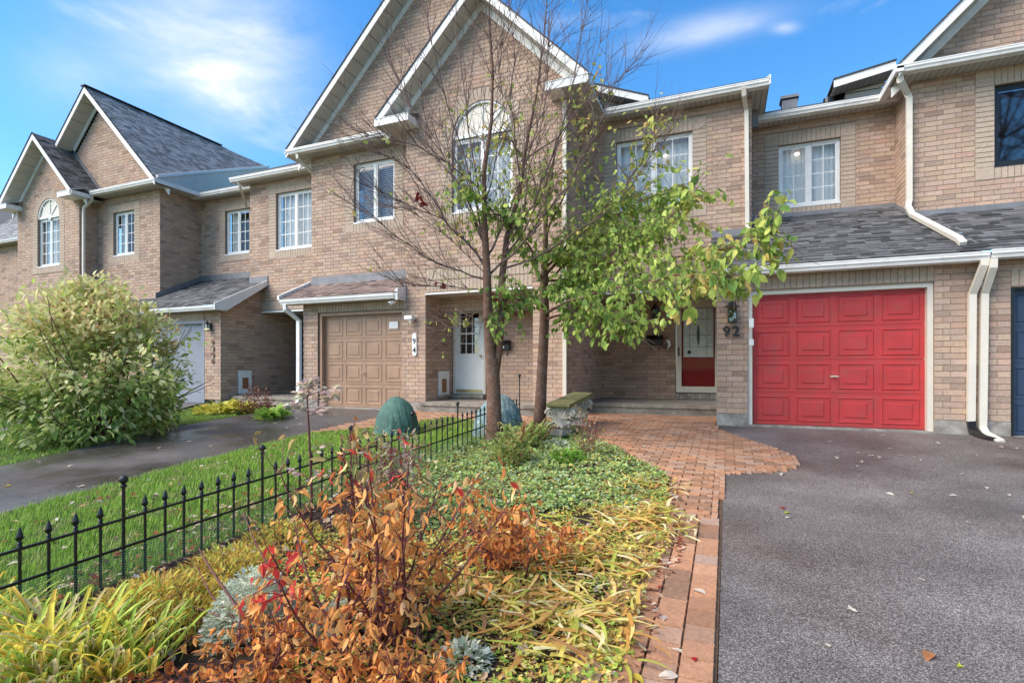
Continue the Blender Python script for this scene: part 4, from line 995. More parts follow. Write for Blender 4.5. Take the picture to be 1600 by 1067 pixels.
def inside(p, poly):
    x, y = p[0], p[1]; r = False; n = len(poly); j = n - 1
    for i in range(n):
        xi, yi, xj, yj = poly[i][0], poly[i][1], poly[j][0], poly[j][1]
        if (yi > y) != (yj > y) and x < (xj - xi) * (y - yi) / (yj - yi) + xi: r = not r
        j = i
    return r
PAV_PAL = [(.44 * f, .225 * f * g_, .125 * f * g_ * g_) for f, g_ in ((.72, 1.0), (.85, .98), (.95, 1.0), (1, 1), (1.08, .97), (1.15, 1.03), (.8, 1.12), (1.0, 1.16), (.62, 1.1), (.9, 1.28))]
PAV_PROTO = ([(0, 0, 0), (1, 0, 0), (1, 1, 0), (0, 1, 0), (.03, .03, 1), (.97, .03, 1), (.97, .97, 1), (.03, .97, 1)], [(4, 5, 6, 7), (0, 1, 5, 4), (1, 2, 6, 5), (2, 3, 7, 6), (3, 0, 4, 7)])
WALK = [(p.x, p.y) for p in bedR[4:]] + [(-2.6, 8.9), (-2.87, 9.3), (-2.87, 10.8), (PX0 - .01, 10.8), (PX0 - .01, 9.46), (PX0 + .02, 9.0)] + D92[5:] + [(-.05, 4.55)]
sheet('walkway', [(p.x + .0, p.y) for p in bedR[::-1][:0]] + [(-.75, -1.0)] + [(p.x, p.y) for p in bedR] + WALK[8:-1] + [(-.05, -1.0)], 'sand', .006)
walk = bpy.data.objects['walkway']
pv = Pieces('pav', {'p': PAV_PROTO}, PAV_PAL, 'paver')
def slab(x, y, sx, sy, th=.02, ang=0):
    zz = gz(x, y) + .004; s_ = SL if y < 9.5 else 0; ca, sa = math.cos(ang), math.sin(ang)
    t = th + random.uniform(-.003, .003)
    mt = Matrix(((ca * sx, -sa * sy, 0, x), (sa * sx, ca * sy, 0, y), (s_ * sa * sx, s_ * ca * sy, t, zz), (0, 0, 0, 1)))
    pv.add('p', mt, random.randrange(len(PAV_PAL)), walk, sx * sy)
def xbed(y):
    pts = [(p.x, p.y) for p in bedR]
    for a, b in zip(pts, pts[1:]):
        if a[1] <= y <= b[1]: return a[0] + (b[0] - a[0]) * (y - a[1]) / (b[1] - a[1])
    return -.62 if y < pts[0][1] else -9
yy = .6
for c_ in range(4):
    x0 = -.047 - (c_ + 1) * .1495; yy = .6 + random.uniform(0, .1)
    while yy < 4.45:
        L = .155 if c_ == 0 else random.choice((.155, .155, .235))
        if x0 + .15 > xbed(yy + .08) - .16: slab(x0, yy, .146, L - .006)
        yy += L
# walkway: running bond of small clay pavers
i = 0; y0_ = 4.5
while y0_ < 10.8:
    x = -4.0 + (i % 2) * .105
    while x < 1.2:
        Q_ = [(-.66, 4.4), (-.05, 4.4), (-.05, 5.0), (-.9, 5.0)]; ok = lambda a, b: inside((a, b), WALK) or inside((a, b), Q_)
        if all(ok(x + a, y0_ + b) for a in (.01, .195) for b in (.01, .09)): slab(x, y0_, .204, .099, .02)
        else:
            for a in range(4):
                for b in range(2):
                    if ok(x + .0255 + a * .051, y0_ + .025 + b * .05): slab(x + a * .051, y0_ + b * .0495, .051, .0495, .02)
        x += .21
    y0_ += .105; i += 1
pv.finish('paver', 300, 'paver', walk, prio=lambda pr, c: 1)
P94 = [(p.x, p.y) for p in (pg(490, 676), pg(590, 668), pg(700, 652))] + [(fl[-1][0], fl[-1][1]), (-2.9, 9.2), (-2.9, 9.71), (-6.13, 9.71), (-6.14, 9.93), (-6.52, 9.93), (dl[5].x, dl[5].y), (dl[4].x, dl[4].y)]
sheet('path', P94, 'sand', .008); path94 = bpy.data.objects['path.001']
pv2 = Pieces('pav', {'p': PAV_PROTO}, PAV_PAL, 'paver'); pv = pv2; walk = path94
y0_ = 6.0; i = 0
while y0_ < 9.9:
    x = -7.5 + (i % 2) * .105
    while x < -2.6:
        if inside((x + .1, y0_ + .05), P94): slab(x, y0_, .204, .099, .02)
        x += .21
    y0_ += .105; i += 1
pv2.finish('paver', 200, 'paver', path94)

# ------------------------------------------------------------------ things on the walls
def text_obj(body, name, m, size, loc, rot, depth=.006, parent=None, bold=0.0):
    cu = bpy.data.curves.new(name, 'FONT'); cu.body = body; cu.size = size; cu.extrude = depth; cu.offset = bold; cu.align_x = 'CENTER'; cu.resolution_u = 3
    t = bpy.data.objects.new('tmp', cu); COL.objects.link(t); bpy.context.view_layer.update()
    me = bpy.data.meshes.new_from_object(t.evaluated_get(bpy.context.evaluated_depsgraph_get())); bpy.data.objects.remove(t)
    me.materials.clear(); me.materials.append(M[m]); o = bpy.data.objects.new(name, me); COL.objects.link(o)
    me.transform(Matrix.Translation(Vector(loc)) @ rot.to_4x4())
    if parent: me.transform(Matrix.Translation(-world_loc(parent))); o.parent = parent
    return o
RF = Matrix.Rotation(R(90), 3, 'X')
def lantern(x, y, z, label, s=1.0):
    t = thing('wall_lantern', label, 'wall lamp', (x, y, z))
    b = MB(); b.box(x - .045 * s, x + .045 * s, y - .015, y, z - .12 * s, z + .12 * s); b.box(x - .012, x + .012, y - .10 * s, y - .01, z + .05 * s, z + .07 * s); b.build('bracket', 'black', t)
    c = (x, y - .115 * s, z)
    MB().lathe([(.0, .19 * s), (.02 * s, .185 * s), (.035 * s, .15 * s), (.05 * s, .145 * s), (.055 * s, .10 * s), (.105 * s, .075 * s), (.105 * s, .06 * s), (0, .06 * s)], c, 4).build('cap', 'black', t)
    g = MB(); w = .058 * s
    for sx in (-1, 1):
        for sy in (-1, 1): g.box(c[0] + sx * w - .006, c[0] + sx * w + .006, c[1] + sy * w - .006, c[1] + sy * w + .006, z - .15 * s, z + .06 * s)
    g.box(c[0] - w - .01, c[0] + w + .01, c[1] - w - .01, c[1] + w + .01, z - .165 * s, z - .15 * s); g.build('cage', 'black', t)
    MB().box(c[0] - w, c[0] + w, c[1] - w, c[1] + w, z - .148 * s, z + .058 * s).build('lamp_glass', 'glass_dark', t)
    MB().tube([(c[0], c[1], z - .15 * s), (c[0], c[1], z + .0)], .012 * s, 8).build('candle_tube', 'led', t)
    return t
def pt_on(px, py, Y): return XY(px, Y), ZY(px, py, Y)
x, z = pt_on(1144, 488, G); lantern(x, G - .012, z, 'black box lantern on the brick pier above the number 92', 1.12)
x, z = pt_on(1025, 489, 12.98); lantern(x, 12.96, z, 'black lantern on the porch wall, half behind the green leaves', 1.1)
x, z = pt_on(330, 510, 9.95); lantern(x, 9.93, z, 'small black lantern beside the grey garage door', .8)
t = thing('house_number', 'black metal number 92 on the brick pier', 'house number', (XY(1142, G), G - .012, ZY(1142, 518, G)))
for ch, px in (('9', 1135.5), ('2', 1150)): text_obj(ch, 'digit', 'black', .235, (XY(px, G), G - .024, ZY(px, 525, G)), RF, .007, t, .004)
x, zt_ = pt_on(648.5, 520, G4); _, zb_ = pt_on(648.5, 556, G4)
t = thing('house_number', 'white oval plaque with a vertical 9 and 4', 'house number', (x, G4 - .012, (zt_ + zb_) / 2))
pl = MB(); w = .055; pts = []
for k in range(24):
    a = 2 * math.pi * k / 24; pts.append((x + w * math.cos(a), G4 - .03, (zt_ + zb_) / 2 + math.sin(a) * w + (1 if math.sin(a) > 0 else -1) * ((zt_ - zb_) / 2 - w)))
pl.prism(pts, (0, .015, 0)).build('plaque', 'led', t)
for ch, py in (('9', 537), ('4', 551)): text_obj(ch, 'digit', 'black', .17, (x, G4 - .034, ZY(648, py, G4)), RF, .002, t, .002)
x, zt_ = pt_on(333.5, 535, 9.95); _, zb_ = pt_on(333.5, 565, 9.95)
t = thing('house_number', 'dark ornamental plaque with a vertical 9 and 6 beside the grey garage', 'house number', (x, 9.93, (zt_ + zb_) / 2))
pl = MB()
for k, zz in enumerate((zt_, zt_ * .67 + zb_ * .33, zt_ * .33 + zb_ * .67, zb_)): pl.tube([(x, 9.925, zz), (x, 9.94, zz)], .07 - .012 * (k in (0, 3)), 14)
pl.build('plaque', 'bark', t)
for ch, py in (('9', 549), ('6', 560)): text_obj(ch, 'digit', 'cream', .14, (x, 9.918, ZY(333, py, 9.95)), RF, .002, t)
def mailbox(px, py, Y, label, w=.36, tag_=False):
    x, z = pt_on(px, py, Y); t = thing('mailbox', label, 'mailbox', (x, Y - .01, z))
    b = MB(); y = Y - .012
    b.prism([(x - w / 2, y, z - .10), (x - w / 2, y - .11, z - .10), (x - w / 2, y - .12, z + .05), (x - w / 2, y - .06, z + .12), (x - w / 2, y, z + .12)], (w, 0, 0)); b.build('box', 'black', t)
    MB().prism([(x - w / 2 - .01, y - .13, z + .04), (x - w / 2 - .01, y - .06, z + .128), (x - w / 2 - .01, y - .001, z + .135), (x - w / 2 - .01, y - .06, z + .138), (x - w / 2 - .01, y - .138, z + .045)], (w + .02, 0, 0)).build('lid', 'black', t)
    for sx in (-.25, .25):
        cx = x + sx * w; MB().tube([(cx, y - .02, z - .10), (cx, y - .02, z - .19), (cx, y - .06, z - .22), (cx, y - .085, z - .19)], .008, 6).build('newspaper_hook', 'black', t)
    if tag_: MB().box(x - .10, x + .03, y - .121, y - .113, z - .05, z - .0).build('address_label', 'led', t)
mailbox(789, 541, 11.2, 'black wall mailbox with a white label beside the white front door', .30, True)
mailbox(1024, 533, 12.98, 'black wall mailbox on the porch wall left of the dark red door', .36)
x, z = pt_on(1040, 536, 12.9)
w_ = MB(); 
for k in range(16): w_.tube([(x + math.cos(R(k * 22.5)) * .10, 12.9, z + math.sin(R(k * 22.5)) * .12), (x + math.cos(R(k * 22.5 + 22.5)) * .10, 12.9, z + math.sin(R(k * 22.5 + 22.5)) * .12)], .026 if k % 2 else .02, 6)
tag(w_.build('wreath', 'brown_wood'), 'small dried wreath hanging at the right of the porch mailbox', 'wreath')
bx = MB(); bx.prism([(x + .04, 12.82, z - .16), (x + .13, 12.82, z - .05), (x + .10, 12.82, z + .07), (x + .02, 12.82, z + .09), (x + .07, 12.82, z - .03)], (0, .03, 0))
tag(bx.build('ribbon_bow', 'led'), 'white ribbon hanging on the dried wreath', 'ribbon')
# milk doors in the side walls
def milk_door(X, pxa, pxb, pyt, pyb, ia, ib, it, ibt, label):
    ya, yb = sorted((YX(pxa, X), YX(pxb, X))); dep = lambda px: X / (-SY + (px - CX) / F_PX * CY)
    zt_ = HC + (HY - pyt) / F_PX * dep(pxa); zb_ = HC + (HY - pyb) / F_PX * dep(pxa)
    t = thing('milk_door', label, 'wall hatch', (X, (ya + yb) / 2, (zt_ + zb_) / 2))
    MB().box(X + .01, X + .045, ya, yb, zb_, zt_).build('frame', 'white', t)
    y0, y1 = sorted((YX(ia, X), YX(ib, X))); z1_ = HC + (HY - it) / F_PX * dep(ia); z0_ = HC + (HY - ibt) / F_PX * dep(ia)
    MB().box(X + .046, X + .058, y0, y1, z0_, z1_).build('hatch', 'brown_wood', t)
    MB().box(X + .01, X + .09, ya - .03, yb + .03, zb_ - .05, zb_ - .002).build('sill', 'concrete', t)
milk_door(-6.14, 684, 699.5, 580, 617, 688, 694.5, 592, 613, 'white framed hatch with brown door in the entry wall near the white front door')
milk_door(CX96, 371.5, 391.5, 579, 615, 377, 386, 590, 607, 'white framed hatch with brown door low on the brick side wall of the grey garage')
# floodlight and camera of 94
x, z = pt_on(645, 499, G4)
t = thing('floodlight', 'white motion floodlight on the brick pier beside the tan garage', 'outdoor light', (x, G4 - .01, z))
MB().tube([(x, G4 - .01, z), (x, G4 - .05, z)], .05, 12).build('base', 'led', t)
MB().prism([(x - .10, G4 - .20, z - .01), (x + .10, G4 - .20, z - .01), (x + .09, G4 - .20, z + .07), (x - .09, G4 - .20, z + .07)], (0, .15, 0)).build('lamp_head', 'led', t)
MB().lathe([(0, -.05), (.035, -.04), (.05, 0), (.045, .04), (0, .05)], (x + .03, G4 - .12, z - .06), 10).build('sensor', 'cream', t)
x, z = pt_on(613.5, 472.5, 9.7)
t = thing('security_camera', 'small white security camera under the garage eave', 'camera', (x, 9.7, z))
MB().tube([(x + .05, 9.78, z + .05), (x, 9.72, z + .0)], .014, 6).build('bracket', 'led', t)
MB().tube([(x + .03, 9.74, z + .02), (x - .045, 9.62, z - .035)], [.04, .042], 12).build('camera_body', 'led', t)
MB().tube([(x - .045, 9.62, z - .035), (x - .05, 9.612, z - .039)], .028, 10).build('lens', 'black', t)

# ------------------------------------------------------------------ bench
t = thing('garden_bench', 'cast stone bench with a mossy slab and scroll supports', 'bench', tuple(P3(890, 680, 8.1)))
NL, NR, FR, FL = P3(853.6, 634, 8.0), P3(889.7, 635.5, 7.9), P3(927, 616.5, 9.25), P3(895.6, 615.4, 9.4)
sb = MB(); sb.prism([NL, NR, FR, FL], (0, 0, .035)); lo = [p + ((NL + FR) / 2 - p) * .04 - Vector((0, 0, .03)) for p in (NL, NR, FR, FL)]
sb.prism(lo, (0, 0, .029)); sb.build('slab', 'moss', t)
ax = (FR - NR).normalized(); ax.z = 0; ax.normalize(); cr = (NR - NL); cr.z = 0; wid_ = cr.length; cr.normalize()
for s_, f_ in enumerate((.14, .84)):
    c = (NL + NR) / 2 + (FR - NR) * f_; zt_ = c.z - .035; zg = gz(c.x, c.y) + .0
    fr = lambda a, b, z_: c + cr * a + ax * b + Vector((0, 0, z_ - c.z))
    b = MB(); hw = wid_ / 2
    prof = [(-hw * .80, zg), (hw * .80, zg), (hw * .80, zg + .07), (hw * .62, zg + .09), (hw * .66, zg + .18), (hw * .95, zg + .22), (hw * .60, zg + .26), (hw * .5, zg + .34), (hw * .72, zt_), (-hw * .72, zt_), (-hw * .5, zg + .34), (-hw * .60, zg + .26), (-hw * .95, zg + .22), (-hw * .66, zg + .18), (-hw * .62, zg + .09), (-hw * .80, zg + .07)]
    b.prism([fr(a, -.09, z_) for a, z_ in prof], ax * .18); sup = b.build('support', 'cast', t)
    for sg in (-1, 1):
        sc_ = MB(); pts = []
        for k in range(26):
            a = k / 25 * 2 * math.pi * 1.75; r_ = .085 * (1 - k / 25 * .82); pts.append(fr(sg * (hw * .80 + math.cos(a) * r_ * 1.0), -.10, zt_ - .10 + math.sin(a) * r_))
        sc_.tube(pts, [.022 * (1 - k / 25 * .4) for k in range(26)], 6); sc_.build('scroll', 'cast', sup)
        MB().tube([fr(sg * hw * .80, -.095, zt_ - .10), fr(sg * hw * .80, .09, zt_ - .10)], .075, 12).build('scroll_roll', 'cast', sup)
    ca = MB()
    for k in range(9):
        a = R(180 * k / 8); ca.tube([fr(0, -.095, zg + .28), fr(math.cos(a) * .12, -.105, zg + .28 + math.sin(a) * .10)], [.014, .022], 5)
    for k in range(6): MB().lathe([(0, -.03), (.022, -.02), (.03, 0), (.022, .02), (0, .03)], tuple(fr(-.13 + k * .052, -.10, zg + .15)), 8).build('carved_bead', 'cast', sup)
    ca.build('carved_shell', 'cast', sup)
bl = thing('stone_block', 'pale angled stone block on the ground at the near end of the bench', 'stone', tuple(P3(862, 672, 7.7)))
q_ = P3(850, 662, 7.75); MB().prism([q_, q_ + Vector((.16, 0, .07)), q_ + Vector((.30, 0, -.02)), q_ + Vector((.28, 0, -.06)), q_ + Vector((.16, 0, .03)), q_ + Vector((.01, 0, -.05))], (0.02, .2, 0)).build('top', 'concrete', bl)
MB().prism([q_ + Vector((.02, .02, -.07)), q_ + Vector((.28, .02, -.08)), q_ + Vector((.27, .02, -.17)), q_ + Vector((.03, .02, -.17))], (.02, .16, 0)).build('foot', 'concrete', bl)

# ------------------------------------------------------------------ fence
fence = thing('garden_fence', 'low black iron picket fence with ball and spear finials', 'fence', (fence_xy(0)[0], fence_xy(0)[1], gz(0, fence_xy(0)[1])))
ftop, fmid = .40, .22
def fp(t): x, y = fence_xy(t); return Vector((x, y, gz(x, y)))
pp, dirf = fp(-2.0), (fp(6.0) - fp(-2.0)); dirf.z = 0; dirf.normalize()
spear = [(0.0, .0), (.0001, .0)]
for i in range(-8, 49):
    t_ = i / 8; p = fp(t_); post = (i % 8 == 0); hgt = (.62 if i < 48 else .86) if post else .47
    if t_ < -1.15: continue
    b = MB()
    r_ = .010 if post else .0085
    b.tube([p + Vector((0, 0, -.05)), p + Vector((0, 0, hgt))], r_, 8)
    o = b.build('post' if post else 'picket', 'iron', fence)
    f = MB()
    if post:
        f.lathe([(.012, -.02), (.018, -.015), (.018, -.005), (.011, .0), (.013, .008)] + [(.026 * math.sin(R(a)), .032 - .026 * math.cos(R(a))) for a in range(35, 181, 24)], (p.x, p.y, p.z + hgt), 10)
    else:
        f.lathe([(.012, -.035), (.015, -.03), (.012, -.022), (.010, -.016), (.014, -.010), (.009, .0), (.010, .012), (.017, .03), (.012, .05), (.0, .085)], (p.x, p.y, p.z + hgt - .03), 8)
        for sg in (-1, 1):
            q0 = p + Vector((0, 0, hgt - .025)); f.tube([q0, q0 + dirf * sg * .012 + Vector((0, 0, .008)), q0 + dirf * sg * .024 + Vector((0, 0, .022))], [.006, .005, .002], 5)
    f.build('finial', 'iron', o)
for s_ in range(-2, 6):
    a, b_ = fp(max(s_, -1.15)), fp(s_ + 1)
    for hz in (ftop, fmid): MB().ribbon([a + Vector((0, 0, hz)), b_ + Vector((0, 0, hz))], .012, .016).build('rail', 'iron', fence)
nt = MB(); H_ = .19
ns = 330
for k in range(ns):
    t_ = -1.15 + 7.1 * k / ns; p = fp(t_) + Vector((.018, -.018, 0)); q2 = fp(t_ + .0016) + Vector((.018, -.018, 0)); hh = H_ + .02 * math.sin(t_ * 5)
    nt.quad(p, q2, q2 + Vector((0, 0, hh)), p + Vector((0, 0, hh)))
for k in range(13):
    z_ = .005 + k * .0165
    for j in range(60):
        a, b_ = fp(-1.15 + 7.1 * j / 60) + Vector((.019, -.019, z_)), fp(-1.15 + 7.1 * (j + 1) / 60) + Vector((.019, -.019, z_))
        nt.quad(a, b_, b_ + Vector((0, 0, .0038)), a + Vector((0, 0, .0038)))
nt.build('netting', 'net', fence, kind='stuff')

# ------------------------------------------------------------------ cloth-covered shrubs
def cover(px, py_b, wpx, hpx, label, m, seed, lean=0.0, folds=1.0):
    p = pg(px, py_b); pr = proj(p); d = pr[2]; rx = wpx / 2 / F_PX * d; hh = hpx / F_PX * d
    rr = random.Random(seed); b = MB(); n, k = 96, 30; ph = [rr.uniform(0, 6.28) for _ in range(8)]
    for i in range(k + 1):
        v = i / k
        for j in range(n):
            a = 2 * math.pi * j / n
            prof = (1 - v ** 2.4) ** .58 * (1 + .05 * v) + .06 * max(0, .12 - v) / .12
            q1 = a + .35 * math.sin(3 * a + ph[5]) + .25 * math.sin(v * 5 + 2 * a + ph[6]); f1 = abs(math.sin(3.5 * q1 + ph[0] + v * 1.5)) ** .5; f2 = abs(math.sin(8 * q1 + ph[1] - v * 3)) ** .6
            fold = 1 + folds * ((.10 * f1 + .06 * f2 - .09) * (1 - v * .4) + .02 * math.sin(31 * a + ph[2] + 4 * v) * (1 - v)) + .05 * abs(math.sin(v * 7 + a * 2.5 + ph[3])) ** .5 * (1 - v) + .07 * math.sin(a + ph[5]) + .05 * math.sin(2 * a + ph[6] + 3 * v)
            fold += .03 * math.exp(-((math.sin((a - ph[7]) / 2)) / .03) ** 2)
            r_ = rx * prof * fold
            zz = hh * (v + .05 * math.sin(a + ph[4]) * v * (1 - v) * 3)
            b.v.append((p.x + r_ * math.cos(a) + lean * v * v, p.y + r_ * math.sin(a) * .9, p.z + zz))
    for i in range(k):
        for j in range(n): b.f.append((i * n + j, i * n + (j + 1) % n, (i + 1) * n + (j + 1) % n, (i + 1) * n + j))
    b.f.append(tuple(k * n + j for j in range(n)))
    o = b.build('plant_cover', m, smooth=True); return tag(o, label, 'plant cover')
cover(620, 676, 62, 57, 'dark green cloth cover pulled over a small shrub by the driveway', 'cover', 4, -.02, .7)
cover(779, 680, 70, 65, 'pale blue green cloth cover behind the bare tree and the fence', 'cover2', 9, .03, 1.0)
# ------------------------------------------------------------------ plants
def leaf_proto(kind):
    if kind == 'oval':      # folded oval leaf with a tip, length along +y from the origin
        return ([(0, 0, 0), (.22, .18, .05), (.30, .45, .06), (.18, .78, .02), (0, 1.02, -.12), (-.18, .78, .02), (-.30, .45, .06), (-.22, .18, .05), (0, .4, -.02), (0, .78, -.04)],
                [(0, 1, 8), (1, 2, 8), (2, 3, 9, 8), (3, 4, 9), (4, 5, 9), (5, 6, 8, 9), (6, 7, 8), (7, 0, 8)])
    if kind == 'lance':
        return ([(0, 0, 0), (.13, .3, .03), (.12, .65, 0), (0, 1, -.14), (-.12, .65, 0), (-.13, .3, .03), (0, .5, -.03)],
                [(0, 1, 6), (1, 2, 6), (2, 3, 6), (3, 4, 6), (4, 5, 6), (5, 0, 6)])
    if kind == 'curl':
        return ([(0, 0, 0), (.20, .25, .10), (.24, .55, .02), (.10, .85, -.18), (0, 1, -.32), (-.14, .8, -.12), (-.22, .5, .08), (-.14, .22, .05), (0, .5, -.07)],
                [(0, 1, 8), (1, 2, 8), (2, 3, 8), (3, 4, 8), (4, 5, 8), (5, 6, 8), (6, 7, 8), (7, 0, 8)])
    if kind == 'round':
        return ([(0, 0, 0), (.32, .12, .04), (.46, .45, .05), (.30, .82, .0), (0, 1.0, -.08), (-.30, .82, .0), (-.46, .45, .05), (-.32, .12, .04), (0, .45, -.03)],
                [(0, 1, 8), (1, 2, 8), (2, 3, 8), (3, 4, 8), (4, 5, 8), (5, 6, 8), (6, 7, 8), (7, 0, 8)])
    if kind == 'blade':     # arching strap leaf, 5 segments
        v, f = [], []
        for k in range(7):
            t = k / 6; y = math.sin(t * 1.9) / 1.02 * .78; z = .62 * (math.sin(t * 2.15)) - .12 * t * t; w = .026 * (1 - t ** 3) + .002
            v += [(-w, y, z), (0, y, z - .012), (w, y, z)]
        for k in range(6):
            a = 3 * k; f += [(a, a + 1, a + 4, a + 3), (a + 1, a + 2, a + 5, a + 4)]
        return v, f
    if kind == 'flatblade':
        v, f = [], []
        for k in range(6):
            t = k / 5; w = .022 * (1 - t ** 3) + .002
            v += [(-w + .12 * t * t, t * .97, .05 * math.sin(t * 3.0)), (w + .12 * t * t, t * .97, .05 * math.sin(t * 3.0) - .006)]
        for k in range(5): f.append((2 * k, 2 * k + 1, 2 * k + 3, 2 * k + 2))
        return v, f
    if kind == 'grass':
        return ([(-.03, 0, 0), (.03, 0, 0), (.02, .16, .55), (-.02, .16, .55), (0, .5, 1)], [(0, 1, 2, 3), (3, 2, 4)])
    if kind == 'maple':
        pts = []
        for k in range(10):
            a = R(90 + k * 36); r_ = (.5 if k % 2 == 0 else .22); pts.append((r_ * math.cos(a), .5 + r_ * math.sin(a), .05 * (k % 3)))
        return (pts + [(0, .5, .0)], [(k, (k + 1) % 10, 10) for k in range(10)])
PROTO = {k: leaf_proto(k) for k in ('oval', 'lance', 'curl', 'round', 'blade', 'flatblade', 'grass', 'maple')}
def lmat(p, d, up, s, wscale=1.0, roll=0.0):
    d = Vector(d).normalized(); u = Vector(up); x = d.cross(u)
    if x.length < 1e-3: x = d.orthogonal()
    x.normalize(); n = x.cross(d).normalized()
    if roll: q = Matrix.Rotation(roll, 3, d); x = q @ x; n = q @ n
    return Matrix(((x.x * s * wscale, d.x * s, n.x * s, p[0]), (x.y * s * wscale, d.y * s, n.y * s, p[1]), (x.z * s * wscale, d.z * s, n.z * s, p[2]), (0, 0, 0, 1)))
def rv(s=1.0): return Vector((random.gauss(0, s), random.gauss(0, s), random.gauss(0, s)))
def mixpal(cols, n=4, j=.14):
    r = random.Random(len(cols)); out = []
    for c in cols:
        for _ in range(n): f = 1 + r.uniform(-j, j); out.append(tuple(v * f * (1 + r.uniform(-.05, .05)) for v in c))
    return out

# lawns: blades too many to count
GP = mixpal([(.28, .46, .05), (.36, .54, .08), (.18, .34, .035), (.46, .54, .13), (.50, .45, .20)], 3)
def grass(name, poly, n, hmin, hmax, label):
    xs = [p[0] for p in poly]; ys = [p[1] for p in poly]; x0, x1, y0, y1 = min(xs), max(xs), max(min(ys), .2), max(ys); mts, cols = [], []
    poly = list(poly); c = 0
    while len(mts) < n and c < n * 6:
        c += 1; x, y = random.uniform(x0, x1), random.uniform(y0, y1)
        if not inside((x, y), poly): continue
        cl = math.sin(x * 7 + math.sin(y * 5)) * math.sin(y * 6.3 + 1) ; s = random.uniform(hmin, hmax) * (1 + .25 * cl)
        a = random.uniform(0, 6.28); ln = random.uniform(.2, 1.3)
        mts.append(np.array(((math.cos(a) * .085 , -math.sin(a) * s * ln, 0, x), (math.sin(a) * .085, math.cos(a) * s * ln, 0, y), (0, 0, s, gz(x, y) - .005), (0, 0, 0, 1))))
        cols.append(random.choice((0, 1, 2, 3, 4, 5, 6, 7, 8, 0, 1, 2, 3, 4, 9, 10, 12 + random.randrange(3))) if cl > -.6 else random.choice((9, 10, 11, 12, 13, 3, 4)))
    me = merged_mesh(name, {'g': PROTO['grass']}, [('g', np.array(mts), cols)], GP, M['grass'])
    o = bpy.data.objects.new(name, me); COL.objects.link(o); o['kind'] = 'stuff'; tag(o, label, 'grass')
grass('grass', LAWN, 70000, .030, .070, 'bright green grass between the black fence and the left driveway')
grass('grass', STRIP, 30000, .03, .055, 'strip of short green grass under the big shrub')

def branch_mesh(mb, pts, r0, r1, sides):
    n = len(pts); mb.tube(pts, [r0 + (r1 - r0) * (k / (n - 1)) ** .8 for k in range(n)], sides, cap=False)
def limb(p, d, L, n, wob, up=0.0, rnd=random):
    pts = [Vector(p)]; d = Vector(d).normalized()
    for k in range(n):
        d = (d + Vector((rnd.gauss(0, wob), rnd.gauss(0, wob), rnd.gauss(0, wob) + up))).normalized(); pts.append(pts[-1] + d * L / n)
    return pts

# ---- the bare two-stemmed tree
tb = pg(771, 691); dT = proj(tb)[2]
tree = thing('bare_tree', 'nearly leafless tree with two stems rising from one trunk', 'tree', tuple(tb))
PT = lambda px, py, dd=0.0: P3(px, py, dT + dd)
MB().tube([tb - Vector((0, 0, .12)), PT(773, 680), PT(772, 660), PT(771, 600), PT(769, 560)], [.17, .135, .115, .10, .085], 14, cap=False).build('trunk', 'bark', tree, smooth=True)
s1 = [PT(769, 600, .0), PT(765, 545, -.02), PT(762, 490, -.03), PT(761, 430, -.03), PT(757, 350, -.05), PT(756, 270, -.1), PT(768, 190, -.1), PT(770, 110, -.15), PT(764, 30, -.2), PT(768, -60, -.2)]
s2 = [PT(772, 590, .02), PT(779, 545, .04), PT(782, 490, .05), PT(785, 430, .06), PT(792, 370, .1), PT(812, 300, .12), PT(822, 230, .1), PT(838, 150, .1), PT(850, 60, .15), PT(858, -40, .2)]
MB().tube(s1, [.085, .075, .068, .062, .045, .034, .026, .018, .012, .005], 10, cap=False).build('stem', 'bark', tree, smooth=True)
MB().tube(s2, [.075, .068, .060, .055, .042, .032, .024, .016, .010, .005], 10, cap=False).build('stem', 'bark', tree, smooth=True)
rnd = random.Random(21)
mains = [  # (start point, end pixel path)
    (PT(764, 440), [(735, 430), (700, 420), (660, 398), (620, 370), (570, 335), (520, 300)], .022),
    (PT(764, 425), [(742, 395), (705, 350), (670, 310), (640, 270), (610, 250), (575, 235)], .024),
    (PT(760, 400), [(745, 360), (720, 300), (690, 240), (655, 190), (625, 130), (600, 80)], .024),
    (PT(758, 380), [(745, 320), (728, 250), (700, 180), (685, 110), (672, 30), (668, -20)], .022),
    (PT(762, 400), [(775, 370), (800, 325), (815, 270), (840, 200), (850, 120), (862, 40)], .024),
    (PT(764, 430), [(800, 395), (840, 350), (880, 300), (905, 250), (940, 190), (960, 120)], .024),
    (PT(786, 420), [(830, 405), (880, 380), (930, 340), (985, 290), (1020, 240), (1060, 200)], .022),
    (PT(792, 370), [(830, 320), (862, 250), (885, 170), (900, 90), (915, 10), (918, -30)], .022),
    (PT(788, 400), [(820, 360), (850, 290), (868, 230), (905, 160), (930, 100), (945, 30)], .02),
    (PT(757, 330), [(740, 270), (735, 200), (722, 130), (715, 60), (712, -10)], .018),
    (PT(815, 290), [(805, 230), (800, 160), (806, 90), (800, 20), (802, -30)], .018),
    (PT(765, 450), [(728, 450), (690, 452), (650, 445), (610, 447)], .012),
    (PT(766, 470), [(740, 490), (715, 505), (690, 540 - 25)], .008),
    (PT(757, 300), [(700, 255), (650, 230), (600, 215), (560, 215)], .016),
    (PT(820, 250), [(870, 215), (915, 160), (965, 130), (1000, 100)], .016)]
